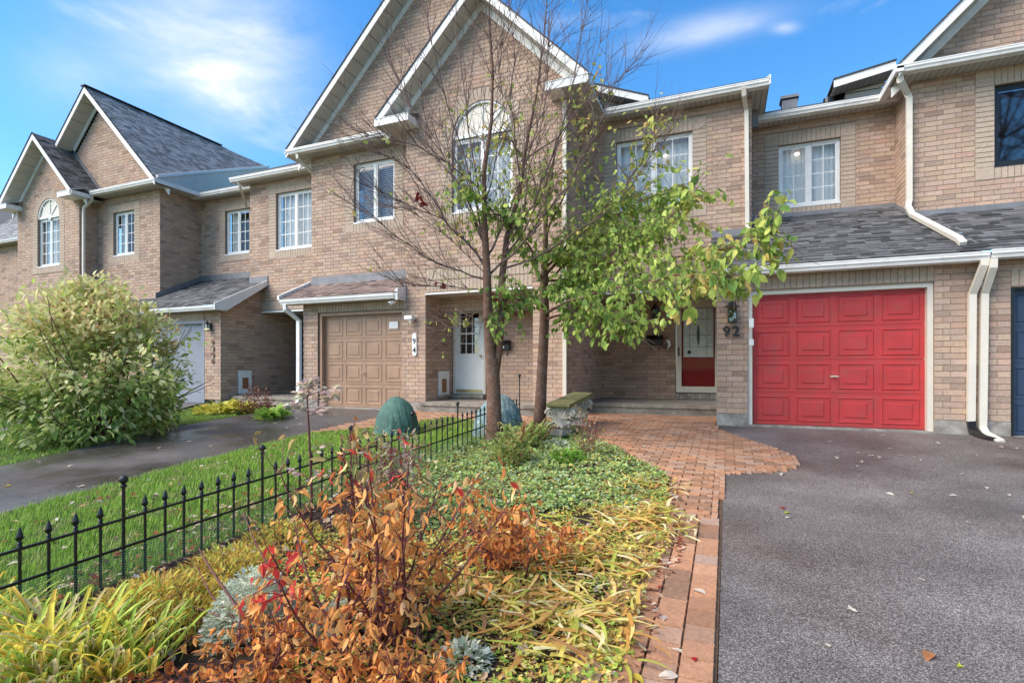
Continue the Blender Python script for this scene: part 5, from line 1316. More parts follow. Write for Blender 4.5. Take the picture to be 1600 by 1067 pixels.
mains += [(PT(762, 415), [(728, 380), (690, 345), (650, 325), (600, 300), (555, 280)], .014), (PT(764, 435), [(735, 405), (705, 380), (675, 350), (640, 330), (600, 320)], .012),
    (PT(760, 390), [(738, 330), (705, 270), (672, 230), (640, 170), (615, 120)], .016), (PT(758, 350), [(740, 300), (712, 250), (690, 200), (650, 120), (630, 60)], .015),
    (PT(790, 390), [(815, 330), (830, 260), (845, 190), (852, 110), (858, 30)], .016), (PT(788, 410), [(830, 370), (870, 310), (900, 270), (925, 210), (940, 160)], .016),
    (PT(757, 320), [(772, 250), (785, 180), (782, 110), (790, 40)], .014)]
twigs = MB(); tips = []
for st, path, r0 in mains:
    n = len(path); pts = [st]; sgn = rnd.uniform(-.9, .9)
    for k, (px, py) in enumerate(path): pts.append(PT(px + rnd.uniform(-4, 4), py + rnd.uniform(-4, 4), sgn * (k + 1) / n))
    fine = [pts[0]]
    for a, b in zip(pts, pts[1:]): fine += [a.lerp(b, .5) + Vector((rnd.gauss(0, .012), rnd.gauss(0, .012), rnd.gauss(0, .012))), b]
    b_ = MB(); branch_mesh(b_, fine, r0 * .78, .003, 6); b_.build('branch', 'twig', tree, smooth=True)
    for k in range(2, len(fine) - 1):
        for _ in range(4):
            if rnd.random() < .85:
                d = (fine[min(k + 1, len(fine) - 1)] - fine[k]).normalized(); d = (d + Vector((rnd.gauss(0, .42), rnd.gauss(0, .35), rnd.gauss(.25, .35)))).normalized()
                L = rnd.uniform(.35, 1.15); q = limb(fine[k], d, L, 6, .09, .035, rnd); branch_mesh(twigs, q, .005, .0013, 4); tips.append(q)
                for m_ in (2, 3, 4):
                    for _2 in range(2):
                        if rnd.random() < .62:
                            d2 = ((q[m_ + 1] - q[m_]).normalized() + Vector((rnd.gauss(0, .5), rnd.gauss(0, .4), rnd.gauss(.15, .35)))).normalized()
                            q2 = limb(q[m_], d2, rnd.uniform(.15, .5), 4, .1, .03, rnd); branch_mesh(twigs, q2, .0027, .001, 3)
for st in (s1, s2):
    for k in range(4, 9):
        for _ in range(9):
            d = Vector((rnd.gauss(0, .5), rnd.gauss(0, .4), rnd.uniform(.4, 1.1))); q = limb(st[k].lerp(st[k + 1], rnd.random()), d, rnd.uniform(.5, 1.4), 6, .08, .04, rnd)
            branch_mesh(twigs, q, .006, .0015, 4); tips.append(q)
            for m_ in (2, 3, 4):
                d2 = ((q[m_ + 1] - q[m_]).normalized() + Vector((rnd.gauss(0, .45), rnd.gauss(0, .4), rnd.gauss(.15, .3)))); branch_mesh(twigs, limb(q[m_], d2, rnd.uniform(.2, .55), 4, .1, .03, rnd), .0035, .0012, 3)
twigs.build('twig', 'twig', tree, kind='stuff')
LP1 = mixpal([(.52, .56, .14), (.38, .48, .10), (.64, .46, .12), (.22, .02, .02)], 3)
pc = Pieces('lf1', PROTO, LP1, 'leaf')
for _ in range(1500):
    q = rnd.choice(tips); k = rnd.randrange(2, 6); pr = proj(q[k])
    if not pr or (pr[1] < 130 and rnd.random() < .97) or (pr[1] < 260 and rnd.random() < .8) or (pr[0] < 690 and rnd.random() < .93) or (pr[0] > 900 and rnd.random() < .4): continue
    for _2 in range(rnd.randrange(1, 3)): pc.add('oval', lmat(q[k] + rv(.03), rv(.5) + Vector((0, 0, -.8)), rv(), rnd.uniform(.045, .085)), rnd.choice((0, 1, 2, 3, 4, 5, 0, 1, 2, 6, 7)), tree, .01)
for px, py in ((657, 305), (663, 317), (783, 470), (777, 462), (692, 440), (684, 443), (878, 268)):
    for _ in range(3): pc.add('curl', lmat(PT(px + rnd.uniform(-4, 4), py + rnd.uniform(-4, 4)), rv(.5) + Vector((0, 0, -.6)), rv(), .12), 9 + rnd.randrange(3), tree, .012)
pc.finish('leaf', 300, 'leaf', tree)

# ---- the leafy tree
lb = pg(842, 674); dL = proj(lb)[2]
lt = thing('leafy_tree', 'young tree with broad yellow green leaves spreading over the porch', 'tree', tuple(lb))
PL = lambda px, py, dd=0.0: P3(px, py, dL + dd)
tr = [lb - Vector((0, 0, .1)), PL(843, 660), PL(846, 600), PL(849, 540), PL(851, 490), PL(850, 450), PL(852, 400), PL(853, 330), PL(862, 270), PL(870, 220)]
MB().tube(tr, [.13, .105, .088, .082, .078, .072, .048, .034, .022, .01], 12, cap=False).build('trunk', 'bark', lt, smooth=True)
rnd = random.Random(5)
lm = [  # (start, path (px,py,depth offset), radius)
    (PL(851, 470), [(870, 455, -.2), (905, 430, -.5), (950, 400, -1.0), (1000, 370, -1.5), (1060, 330, -2.0), (1085, 300, -2.2)], .030),
    (PL(851, 455), [(880, 440, -.3), (930, 415, -.8), (1000, 400, -1.5), (1080, 400, -2.3), (1150, 385, -3.0), (1215, 362, -3.4)], .034),
    (PL(852, 430), [(880, 400, -.3), (915, 360, -.6), (950, 320, -1.0), (990, 270, -1.2), (1010, 235, -1.3), (1025, 190, -1.4)], .028),
    (PL(850, 440), [(835, 400, -.3), (815, 370, -.5), (790, 340, -.8), (760, 320, -1.0), (730, 300, -1.2)], .024),
    (PL(853, 370), [(875, 320, -.3), (900, 260, -.5), (915, 200, -.6), (918, 140, -.6)], .020),
    (PL(853, 350), [(840, 300, .2), (820, 250, .3), (800, 220, .3), (775, 205, .3)], .018),
    (PL(851, 500), [(885, 490, -.5), (905, 480, -.9), (935, 490, -1.3), (960, 500, -1.6), (985, 505, -1.8)], .020),
    (PL(851, 480), [(825, 470, -.4), (800, 465, -.6), (775, 480, -.9), (755, 500, -1.0)], .018),
    (PL(851, 440), [(900, 430, .4), (960, 430, .3), (1010, 440, .0), (1060, 450, -.5), (1110, 440, -1.2)], .022),
    (PL(852, 400), [(890, 370, .5), (930, 350, .6), (980, 330, .5), (1040, 330, .2)], .020),
    (PL(852, 420), [(885, 385, -.2), (930, 350, -.3), (975, 330, -.5), (1010, 310, -.7), (1050, 300, -.9)], .022),
    (PL(852, 440), [(880, 415, .1), (920, 385, .2), (960, 370, .2), (1010, 365, .0), (1060, 375, -.3)], .022),
    (PL(851, 490), [(890, 470, -1.0), (950, 450, -2.0), (1020, 440, -2.8), (1100, 430, -3.3), (1160, 430, -3.6)], .026)]
tw = MB(); spots = []
for st, path, r0 in lm:
    pts = [st] + [PL(*p) for p in path]; fine = [pts[0]]
    for a, b in zip(pts, pts[1:]): fine += [a.lerp(b, .5) + rv(.02), b]
    b_ = MB(); branch_mesh(b_, fine, r0, .006, 7); b_.build('branch', 'bark', lt, smooth=True)
    for k in range(2, len(fine)):
        for _ in range(7):
            d = (fine[k] - fine[k - 1]).normalized() * .6 + Vector((rnd.gauss(0, .6), rnd.gauss(0, .6), rnd.gauss(.0, .5)))
            q = limb(fine[k - 1].lerp(fine[k], rnd.random()), d, rnd.uniform(.25, .75), 5, .16, -.02, rnd); branch_mesh(tw, q, .006, .0018, 4)
            for j in range(1, 6): spots.append((q[j], (q[j] - q[j - 1]).normalized()))
tw.build('twig', 'twig', lt, kind='stuff')
LP2 = mixpal([(.34, .45, .09), (.46, .53, .13), (.25, .37, .08), (.16, .27, .06), (.60, .60, .15), (.66, .50, .16)], 3)
pc = Pieces('lf2', PROTO, LP2, 'leaf')
def leaf_ok(pr, rnd):
    x, y = pr[0], pr[1]
    if x > 1235 or y > 535 or (x > 1118 and y > 458) or (x > 1040 and y > 500) or (x > 1000 and y > 518): return 0
    if y < 110: return .05
    if y < 190: return .25 if x > 880 else .3
    if y < 290: return .50 if x < 1100 else .1
    if x < 765 and y > 455: return 0
    if x < 790: return .8
    return 1.0
for p, d in spots:
    pr = proj(p)
    if not pr: continue
    w_ = leaf_ok(pr, rnd)
    for _ in range(3):
        if rnd.random() < w_ * .86:
            dd = (d * .5 + rv(.45) + Vector((0, 0, -.75))); s = rnd.choice((.05, .065, .075, .09, .10, .12)) * rnd.uniform(.85, 1.1) * (1.15 if pr[0] > 1050 else 1)
            far = pr[0] > 1050; c = rnd.choice((0, 0, 1, 1, 2, 3, 4, 5) if (far or pr[1] < 300) else (0, 0, 1, 1, 2, 2, 3, 1)); 
            if pr[1] < 230: c = rnd.choice((0, 1, 4, 4, 5, 5))
            if pr[1] > 440 and pr[0] < 1000: c = rnd.choice((0, 2, 2, 3, 1))
            pc.add(rnd.choice(('oval', 'oval', 'curl')), lmat(p + rv(.02), dd, rv(.6) + Vector((0, 0, .6)), s, rnd.uniform(.9, 1.25)), c * 3 + rnd.randrange(3), lt, s * s)
pc.finish('leaf', 300, 'leaf', lt)

# ---- the big shrub at the left
sbp = pg(142, 684); dS = proj(sbp)[2]
sh = thing('large_shrub', 'large rounded shrub with cream edged green leaves at the left', 'shrub', tuple(sbp))
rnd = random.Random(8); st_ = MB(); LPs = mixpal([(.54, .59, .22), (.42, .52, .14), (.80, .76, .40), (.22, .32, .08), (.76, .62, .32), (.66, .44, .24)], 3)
pc = Pieces('lf3', PROTO, LPs, 'leaf'); SX, SZ = 1.42, 2.42
for k in range(46):
    a = rnd.uniform(0, 6.28); r0 = rnd.uniform(.05, .3); e = rnd.uniform(.25, 1.45)
    d = Vector((math.cos(a) * math.cos(e), math.sin(a) * math.cos(e), math.sin(e)))
    q = limb(sbp + Vector((math.cos(a) * r0, math.sin(a) * r0, 0)), d, 1.5 + .9 * math.sin(e), 7, .09, .05, rnd); b_ = MB(); branch_mesh(b_, q, .02, .005, 5)
    st_.v, off = st_.v + b_.v, len(st_.v); st_.f += [tuple(i + off for i in f) for f in b_.f]
st_.build('stem', 'bark', sh, kind='stuff')
nclump = 0
while nclump < 860:
    a = rnd.uniform(0, 6.28); ph = rnd.uniform(-.25, 1.5); rr = rnd.random() ** .28
    x = math.cos(a) * math.cos(ph) * SX * rr; y = math.sin(a) * math.cos(ph) * SX * .85 * rr; z = SZ * .36 + math.sin(ph) * SZ * .66 * rr
    bump = 1 + .17 * math.sin(a * 3 + 1) + .15 * math.sin(a * 7 + ph * 6) + .10 * math.sin(ph * 9 + a * 2) + (.22 if nclump % 17 == 0 else 0); x *= bump; y *= bump; z = SZ * .32 + (z - SZ * .32) * (1 + .10 * math.sin(a * 5 + 2))
    if z < .05: z = rnd.uniform(.05, .35)
    if nclump % 4 == 0: a2 = rnd.uniform(0, 6.28); x, y, z = math.cos(a2) * SX * rnd.uniform(.55, .92), math.sin(a2) * SX * rnd.uniform(.5, .8), rnd.uniform(.08, .9)
    c = sbp + Vector((x, y, z)); nclump += 1; hi = z / SZ
    outw = Vector((x, y, (z - SZ * .35))).normalized(); tone = rnd.random()
    for _ in range(rnd.randrange(13, 24)):
        p = c + rv(.085) + outw * rnd.uniform(-.1, .12)
        dd = outw * .8 + rv(.55) + Vector((0, 0, -.15))
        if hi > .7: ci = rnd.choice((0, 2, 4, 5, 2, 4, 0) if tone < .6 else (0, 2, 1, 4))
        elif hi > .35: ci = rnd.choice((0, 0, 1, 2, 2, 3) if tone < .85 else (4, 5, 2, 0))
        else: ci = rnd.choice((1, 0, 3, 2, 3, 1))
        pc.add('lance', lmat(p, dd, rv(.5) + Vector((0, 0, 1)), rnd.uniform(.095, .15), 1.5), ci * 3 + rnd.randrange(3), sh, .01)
pc.finish('leaf', 300, 'leaf', sh)

# ---- foreground shrub with rust-orange leaves
ob = pg(575, 1010)
os_ = thing('orange_shrub', 'foreground shrub with rust orange leaves and dark red stems', 'shrub', tuple(ob))
rnd = random.Random(31)
LPo = mixpal([(.86, .40, .11), (.92, .50, .16), (.80, .31, .08), (.56, .19, .06), (.92, .62, .28), (.84, .09, .07), (.48, .34, .12), (.28, .30, .09)], 3)
def stemmed(th, base_fn, nst, Lr, spread, pal, tagn, colf, size, lean=(0, 0, 0), per=5, rad=.009, limit=300, pr_fn=None, leafkind=('curl', 'curl', 'oval'), stemname='stem', droop=-.7, sub=3):
    pcs = Pieces(tagn, PROTO, pal, 'leaf'); twg = MB()
    for k in range(nst):
        p0 = base_fn(); a = rnd.uniform(0, 6.28); e = rnd.uniform(*spread)
        d = Vector((math.cos(a) * math.sin(e), math.sin(a) * math.sin(e), math.cos(e))) + Vector(lean)
        q = limb(p0, d, rnd.uniform(*Lr), 8, .10, .02, rnd)
        b_ = MB(); branch_mesh(b_, q, rad, rad * .3, 6); b_.build(stemname, 'stem', th, smooth=True)
        for j in range(2, 9):
            for _ in range(sub):
                dd = (q[j] - q[j - 1]).normalized() * .4 + Vector((rnd.gauss(0, .6), rnd.gauss(0, .6), rnd.gauss(.1, .35)))
                q2 = limb(q[j], dd, rnd.uniform(.08, .24), 4, .12, -.02, rnd); branch_mesh(twg, q2, rad * .28, .0012, 4)
                for i in range(1, 5):
                    for _2 in range(per if i == 4 else max(1, per // 2)):
                        if rnd.random() < .55:
                            s = rnd.uniform(*size); L = (q2[i] - q2[i - 1]).normalized() * .4 + rv(.42) + Vector((0, 0, droop * rnd.uniform(.7, 1.8)))
                            c = colf(q2[i], rnd)
                            if c is None: continue
                            pcs.add(rnd.choice(leafkind), lmat(q2[i], L, rv(.8), s, rnd.uniform(.5, .95)), c * 3 + rnd.randrange(3), th, s * s)
    twg.build('twig', 'stem', th, kind='stuff'); pcs.finish('leaf', limit, 'leaf', th)
def ocol(p, r):
    pr = proj(p)
    if pr and 365 < pr[0] < 470 and 840 < pr[1] < 960: return r.choice((5, 5, 0, 1))
    if pr and pr[1] < 760: return r.choice((6, 7, 4, 5, 3, 6)) if r.random() < .6 else None
    return r.choice((0, 0, 1, 1, 2, 2, 0, 4, 0, 1, 2))
stemmed(os_, lambda: ob + Vector((rnd.gauss(0, .17), rnd.gauss(0, .10), 0)), 29, (.55, 1.05), (.05, 1.05), LPo, 'lfo', ocol, (.035, .078), per=2)
ob4 = pg(600, 1085); o4 = thing('orange_shrub', 'low rust orange growth at the bottom edge under the big orange shrub', 'shrub', tuple(ob4))
stemmed(o4, lambda: ob4 + Vector((rnd.uniform(-.22, .22), rnd.gauss(0, .05), 0)), 6, (.14, .28), (.2, 1.1), LPo, 'lfo', lambda p, r: r.choice((0, 1, 2, 3, 0)), (.03, .055), limit=120)
ob2 = pg(350, 1075); o2 = thing('orange_shrub', 'low orange leaved shrub at the bottom edge below the silver plant', 'shrub', tuple(ob2))
stemmed(o2, lambda: ob2 + Vector((rnd.uniform(-.1, .35), rnd.gauss(0, .05), 0)), 6, (.18, .32), (.2, 1.0), LPo, 'lfo', lambda p, r: r.choice((0, 1, 2, 3, 0)), (.03, .055), limit=120)
ob3 = pg(790, 905); o3 = thing('orange_shrub', 'sparse rusty shrub right of the big orange one, before the yellow straw', 'shrub', tuple(ob3))
stemmed(o3, lambda: ob3 + Vector((rnd.uniform(-.25, .15), rnd.gauss(0, .12), 0)), 11, (.30, .52), (.2, 1.0), LPo, 'lfo', lambda p, r: r.choice((0, 2, 3, 2, 3)), (.03, .06), limit=150, per=4)
# pink stems with pale leaves before the fence
LPp = mixpal([(.56, .42, .34), (.50, .46, .28), (.42, .28, .25), (.36, .40, .16), (.45, .10, .08)], 3)
pb = pg(612, 822); p4_ = thing('pale_shrub', 'slender shrub of pinkish and cream leaves in front of the fence', 'shrub', tuple(pb))
stemmed(p4_, lambda: pb + Vector((rnd.gauss(0, .10), rnd.gauss(0, .10), 0)), 9, (.45, .72), (.02, .5), LPp, 'lfp', lambda p, r: r.choice((0, 1, 2, 3, 3, 4, 1)), (.035, .07), limit=150, per=4, leafkind=('lance', 'oval'), droop=-.2)
pb = pg(486, 830); p5_ = thing('tall_sapling', 'single tall red stem with cream and pink leaves near the tan garage', 'sapling', tuple(pb)); dP = proj(pb)[2]
q = [pb, P3(487, 780, dP), P3(485, 720, dP), P3(482, 660, dP), P3(480, 625, dP), P3(484, 600, dP)]
MB().tube(q, [.011, .010, .009, .008, .006, .003], 7).build('stem', 'stem', p5_, smooth=True)
pc = Pieces('lfp', PROTO, LPp, 'leaf'); tw = MB()
for cx_, cy_, n_, wpx in ((490, 592, 16, 26), (530, 604, 16, 30), (462, 612, 18, 32), (448, 630, 14, 26), (505, 634, 14, 32), (520, 618, 16, 30), (475, 600, 10, 20), (460, 735, 6, 24), (515, 738, 5, 26), (497, 700, 3, 16)):
    c = P3(cx_, cy_, dP); s0 = P3(483, min(cy_ + 14, 760), dP); tw.tube([s0, s0.lerp(c, .5) + Vector((0, 0, .01)), c], [.003, .0025, .0015], 5)
    for _ in range(n_):
        sd = rnd.choice((-1, 1)); pc.add('lance', lmat(s0.lerp(c, rnd.uniform(.35, 1.05)) + rv(.012), Vector((CY * sd, SY * sd, rnd.gauss(-.1, .3))) + rv(.3), Vector((0, -.9, .8)) + rv(.4), rnd.uniform(.05, .085), 1.5), rnd.choice((0, 0, 1, 0, 2)) * 3 + rnd.randrange(3), p5_, .01)
tw.build('twig', 'stem', p5_, kind='stuff'); pc.finish('leaf', 300, 'leaf', p5_)
# arching red stems lower left of the orange shrub
ab = pg(428, 1040); p6_ = thing('red_stem_plant', 'bare dark red stems arching over the silver plant', 'shrub', tuple(ab)); dA = proj(ab)[2]
for path in (((425, 1030), (400, 1000), (370, 970), (330, 930), (305, 880)), ((425, 1030), (380, 980), (340, 960), (290, 945), (270, 905)), ((428, 1025), (450, 960), (430, 900), (400, 850), (380, 800)), ((415, 1015), (372, 950), (340, 905), (318, 870), (310, 855))):
    MB().tube([P3(x_, y_, dA - .0 + .1 * i) for i, (x_, y_) in enumerate(path)], [.008, .007, .006, .004, .002], 6).build('stem', 'stem', p6_, smooth=True)
pc = Pieces('lfo', PROTO, LPo, 'leaf')
for x_, y_, s_ in ((392, 935, .07), (400, 925, .06), (440, 925, .05), (446, 945, .06), (430, 975, .06), (455, 960, .05), (421, 850, .05), (462, 905, .05)):
    pc.add('oval', lmat(P3(x_, y_, dA + .12), Vector((rnd.gauss(0, .4), rnd.gauss(0, .2), -.8)), rv(), s_, .9), 15 + rnd.randrange(3), p6_, .01)
pc.finish('leaf', 100, 'leaf', p6_)

# ---- clumps: silver plants, strap leaves, ground cover
def clump(name, label, cat, px, py, n, rad, hgt, pal, tagn, kinds, size, outw=1.0, limit=300, ang=None, pr=None, wsc=1.0, offz=0.0, group=None, ell=1.0):
    c = pg(px, py); t = thing(name, label, cat, tuple(c), group); pcs = Pieces(tagn, PROTO, pal, 'leaf')
    for _ in range(n):
        a = rnd.uniform(0, 6.28); r_ = rad * rnd.random() ** .6; x, y = c.x + math.cos(a) * r_ * ell, c.y + math.sin(a) * r_
        z = gz(x, y) + rnd.uniform(0, hgt) * (1 - (r_ / rad) ** 2 * .7) + offz
        d = Vector((math.cos(a) * outw, math.sin(a) * outw, rnd.uniform(.1, 1.2))) + rv(.35)
        s = rnd.uniform(*size); pcs.add(rnd.choice(kinds), lmat((x, y, z), d, Vector((0, 0, 1)) + rv(.3), s, wsc), rnd.randrange(len(pal)), t, s * s)
    pcs.finish('leaf', limit, 'leaf', t); return t
SIL = mixpal([(.66, .68, .56), (.54, .58, .46), (.76, .77, .66), (.40, .46, .33)], 3)
clump('silver_plant', 'silvery white leaved plant left of the orange shrub', 'plant', 393, 990, 3600, .23, .34, SIL, 'lsil', ('lance', 'lance', 'oval'), (.018, .040), ell=.8)
clump('silver_plant', 'silvery plant under the stems of the orange shrub', 'plant', 545, 985, 800, .22, .14, SIL, 'lsil', ('lance', 'oval'), (.025, .05), limit=150)
clump('silver_plant', 'small silvery plant right of the orange shrub near the bottom edge', 'plant', 725, 1040, 420, .12, .10, SIL, 'lsil', ('lance', 'oval'), (.025, .045), limit=120)
clump('silver_plant', 'pale silver plant in the green ground cover near the bench', 'plant', 868, 700, 260, .16, .12, SIL, 'lsil', ('lance',), (.04, .08), limit=80)
DL = mixpal([(.44, .58, .08), (.58, .66, .14), (.74, .64, .09), (.70, .46, .08), (.32, .46, .07), (.62, .52, .24)], 3)
def straps(name, label, px, py, n, rad, size, tagn='strap', pal=DL, kinds=('blade',), limit=300, low=False, cat='plant', seedrot=None, wsc=.72):
    c = pg(px, py); t = thing(name, label, cat, tuple(c)); pcs = Pieces(tagn, PROTO, pal, 'leaf')
    for _ in range(n):
        a = rnd.uniform(0, 6.28) if seedrot is None else rnd.gauss(*seedrot); r_ = rad * rnd.random(); b = rnd.uniform(0, 6.28)
        x, y = c.x + math.cos(b) * r_, c.y + math.sin(b) * r_
        s = rnd.uniform(*size); d = Vector((math.cos(a), math.sin(a), rnd.gauss(-.02, .10) if low else rnd.uniform(-.05, .25)))
        pcs.add(rnd.choice(kinds), lmat((x, y, gz(x, y) + (rnd.uniform(.01, .09) if low else 0)), d, Vector((0, 0, 1)) + rv(.12), s, wsc), rnd.randrange(len(pal)), t, s * s)
    pcs.finish('leaf', limit, 'leaf', t); return t
straps('daylily', 'yellow green strap leaved daylily at the lower left corner', 55, 1075, 330, .26, (.26, .50))
straps('daylily', 'yellowing strap leaved daylily between the corner clump and the brown stems', 180, 1070, 190, .20, (.22, .40))
straps('daylily', 'strap leaved daylily cut by the bottom left edge', -40, 1010, 120, .18, (.26, .42), limit=120)
BR = mixpal([(.52, .52, .09), (.62, .44, .08), (.36, .44, .08), (.66, .34, .06), (.34, .18, .07), (.76, .64, .14)], 3)
clump('dry_perennial', 'tangle of yellow brown foliage along the foot of the fence', 'plant', 250, 975, 4200, .34, .24, BR, 'lbr', ('lance', 'flatblade'), (.03, .06), outw=.6, ell=1.3)
clump('dry_perennial', 'yellowing foliage at the fence left of the red stems', 'plant', 190, 1000, 1500, .26, .18, BR, 'lbr', ('lance', 'flatblade'), (.03, .06), outw=.6, limit=150)
clump('dry_perennial', 'thin rusty growth at the fence behind the orange shrub', 'plant', 440, 850, 1500, .30, .16, BR, 'lbr', ('lance', 'flatblade'), (.03, .06), outw=.6, limit=120)
clump('dry_perennial', 'olive and rust tangle at the fence behind the silver plant', 'plant', 350, 915, 2800, .34, .22, BR, 'lbr', ('lance', 'flatblade'), (.03, .06), outw=.6, limit=200)
ST = mixpal([(.80, .52, .14), (.88, .68, .24), (.72, .38, .10), (.78, .68, .16), (.50, .52, .10), (.86, .78, .42), (.52, .28, .12)], 3)
for px, py, n, lab in ((900, 985, 150, 'nearest heap of fallen yellow straw leaves, beside the paver edge'), (800, 950, 130, 'flattened yellow leaves under the rusty twigs'), (930, 880, 150, 'flattened straw yellow leaves in the middle of the bed'),
                       (1000, 820, 130, 'straw yellow leaves spilling onto the brick walkway'), (850, 850, 110, 'pale straw leaves left of the middle heap'), (1010, 765, 90, 'farthest straw leaves where the bed meets the walkway')):
    straps('daylily', lab, px, py, int(n * 2.0), .42, (.09, .24), tagn='straw', pal=ST, kinds=('flatblade',), low=True, limit=150, seedrot=None, wsc=2.3)
# ground cover carpet: uncountable
def carpet(name, poly_px, n, pal, kinds, size, hmax, label, colf=None, clumpy=.5):
    poly = [(pg(*p).x, pg(*p).y) for p in poly_px]; xs = [p[0] for p in poly]; ys = [p[1] for p in poly]; g = {k: ([], []) for k in kinds}; c = 0; tot = 0
    while tot < n and c < n * 9:
        c += 1; x, y = random.uniform(min(xs), max(xs)), random.uniform(min(ys), max(ys))
        if not inside((x, y), poly): continue
        b = math.sin(x * 9 + 2 * math.sin(y * 5)) * math.sin(y * 8 + 1.5 * math.sin(x * 6))
        if b < -.55 and random.random() < clumpy: continue
        z = gz(x, y) + .012 + max(0, (b + .9)) * hmax * .5 * random.random() + random.random() * hmax * .3
        a = random.uniform(0, 6.28); s = random.uniform(*size); k = random.choice(kinds)
        m_ = lmat((x, y, z), Vector((math.cos(a), math.sin(a), random.uniform(-.1, .9))), Vector((0, 0, 1)) + rv(.35), s, 1.15)
        g[k][0].append(np.array(m_)); g[k][1].append(colf(x, y, len(pal)) if colf else random.randrange(len(pal))); tot += 1
    me = merged_mesh(name, PROTO, [(k, np.array(v[0]), v[1]) for k, v in g.items() if v[0]], pal, M['leaf'])
    o = bpy.data.objects.new(name, me); COL.objects.link(o); o['kind'] = 'stuff'; tag(o, label, 'ground cover')
GC = mixpal([(.28, .44, .12), (.38, .54, .20), (.20, .33, .10), (.52, .60, .16), (.58, .50, .14), (.52, .60, .38)], 3)
carpet('ground_cover', [(560, 790), (640, 730), (720, 695), (780, 680), (850, 668), (905, 672), (935, 692), (1000, 722), (1045, 752), (1040, 790), (900, 800), (740, 830), (640, 870)], 30000, GC, ('round', 'oval'), (.018, .036), .09, 'green and yellow ground cover filling the back of the bed')
WD = mixpal([(.36, .54, .09), (.52, .62, .12), (.80, .70, .14), (.84, .52, .12), (.62, .38, .14), (.30, .44, .08), (.86, .76, .30)], 3)
carpet('ground_cover', [(440, 1067), (420, 900), (560, 800), (640, 850), (900, 800), (1045, 770), (1050, 850), (1010, 930), (985, 1067), (980, 1200), (300, 1200), (380, 1067)], 20000, WD, ('maple', 'oval', 'lance', 'lance'), (.014, .036), .07, 'mixed low weeds, green and rust, under the foreground plants', clumpy=.9)
LT = mixpal([(.50, .28, .15), (.66, .44, .28), (.32, .15, .10), (.76, .64, .52), (.42, .10, .05), (.15, .09, .07)], 3)
carpet('leaf_litter', [(0, 1067), (0, 960), (250, 830), (420, 760), (560, 720), (780, 690), (930, 700), (1045, 750), (1058, 800), (1052, 860), (1015, 935), (998, 1067), (990, 1200), (0, 1200)], 4200, LT, ('maple', 'curl', 'round'), (.03, .06), .012, 'brown fallen leaves littering the garden bed', clumpy=.1)
carpet('leaf_litter', [(1052, 860), (1015, 935), (988, 1067), (1012, 1067), (1035, 940), (1068, 860), (1072, 800), (1056, 760), (1010, 728), (960, 700), (945, 703), (1000, 730), (1046, 775)], 420, LT, ('maple', 'curl'), (.03, .06), .012, 'brown leaf litter along the edge of the walkway', clumpy=.1)
carpet('leaf_litter', [(0, 820), (190, 760), (420, 700), (560, 665), (640, 690), (420, 760), (250, 830), (0, 900)], 260, LT, ('maple', 'curl'), (.04, .07), .02, 'scattered pale and brown leaves fallen on the lawn', clumpy=0)
# upright plants round the trunks
GN = mixpal([(.24, .32, .08), (.34, .38, .12), (.16, .24, .06), (.48, .44, .16), (.30, .16, .07)], 3)
straps('perennial', 'tall strappy green plant against the base of the bare tree', 812, 705, 110, .22, (.30, .62), tagn='gn', pal=GN, kinds=('blade', 'flatblade'), limit=110, wsc=1.5)
straps('perennial', 'thin strappy plant between the two tree trunks', 835, 690, 70, .18, (.25, .5), tagn='gn', pal=GN, kinds=('blade',), limit=70, wsc=1.2)
clump('perennial', 'leafy green plant in front of the bare tree', 'plant', 800, 728, 420, .22, .40, GN, 'gn2', ('oval', 'lance'), (.06, .10), limit=120)
clump('perennial', 'low bright green plant among the ground cover near the bench', 'plant', 890, 722, 260, .22, .14, mixpal([(.20, .38, .05), (.14, .28, .04)], 3), 'gn3', ('oval', 'lance'), (.06, .10), limit=100)
rb = pg(918, 716); rdt = thing('red_stem_plant', 'thin upright red stems with dry pinkish leaves beside the bench', 'plant', tuple(rb))
stemmed(rdt, lambda: rb + Vector((rnd.gauss(0, .08), rnd.gauss(0, .08), 0)), 11, (.32, .58), (.0, .3), mixpal([(.40, .20, .14), (.30, .07, .06), (.55, .40, .12), (.50, .35, .30)], 3), 'lrd', lambda p, r: r.choice((0, 1, 2, 3)), (.025, .05), limit=80, per=2, rad=.005, sub=1)
# by the grey garage
YH = mixpal([(.55, .50, .08), (.62, .55, .12), (.42, .45, .07)], 3)
clump('hosta', 'yellow hosta at the corner of the grey garage', 'plant', 352, 643, 330, .55, .18, YH, 'lyh', ('oval', 'lance'), (.14, .24), outw=1.4, limit=200, ell=1.0)
clump('barberry', 'small dark red shrub beside the yellow hosta', 'shrub', 400, 643, 460, .38, .62, mixpal([(.20, .06, .05), (.30, .14, .09), (.14, .08, .05)], 3), 'lrb', ('oval',), (.05, .08), limit=150)
clump('perennial', 'single light green plant at the driveway edge near the grey garage', 'plant', 425, 655, 90, .22, .2, mixpal([(.30, .48, .08), (.24, .38, .06)], 3), 'lgl', ('lance', 'oval'), (.14, .26), outw=1.2, limit=90)

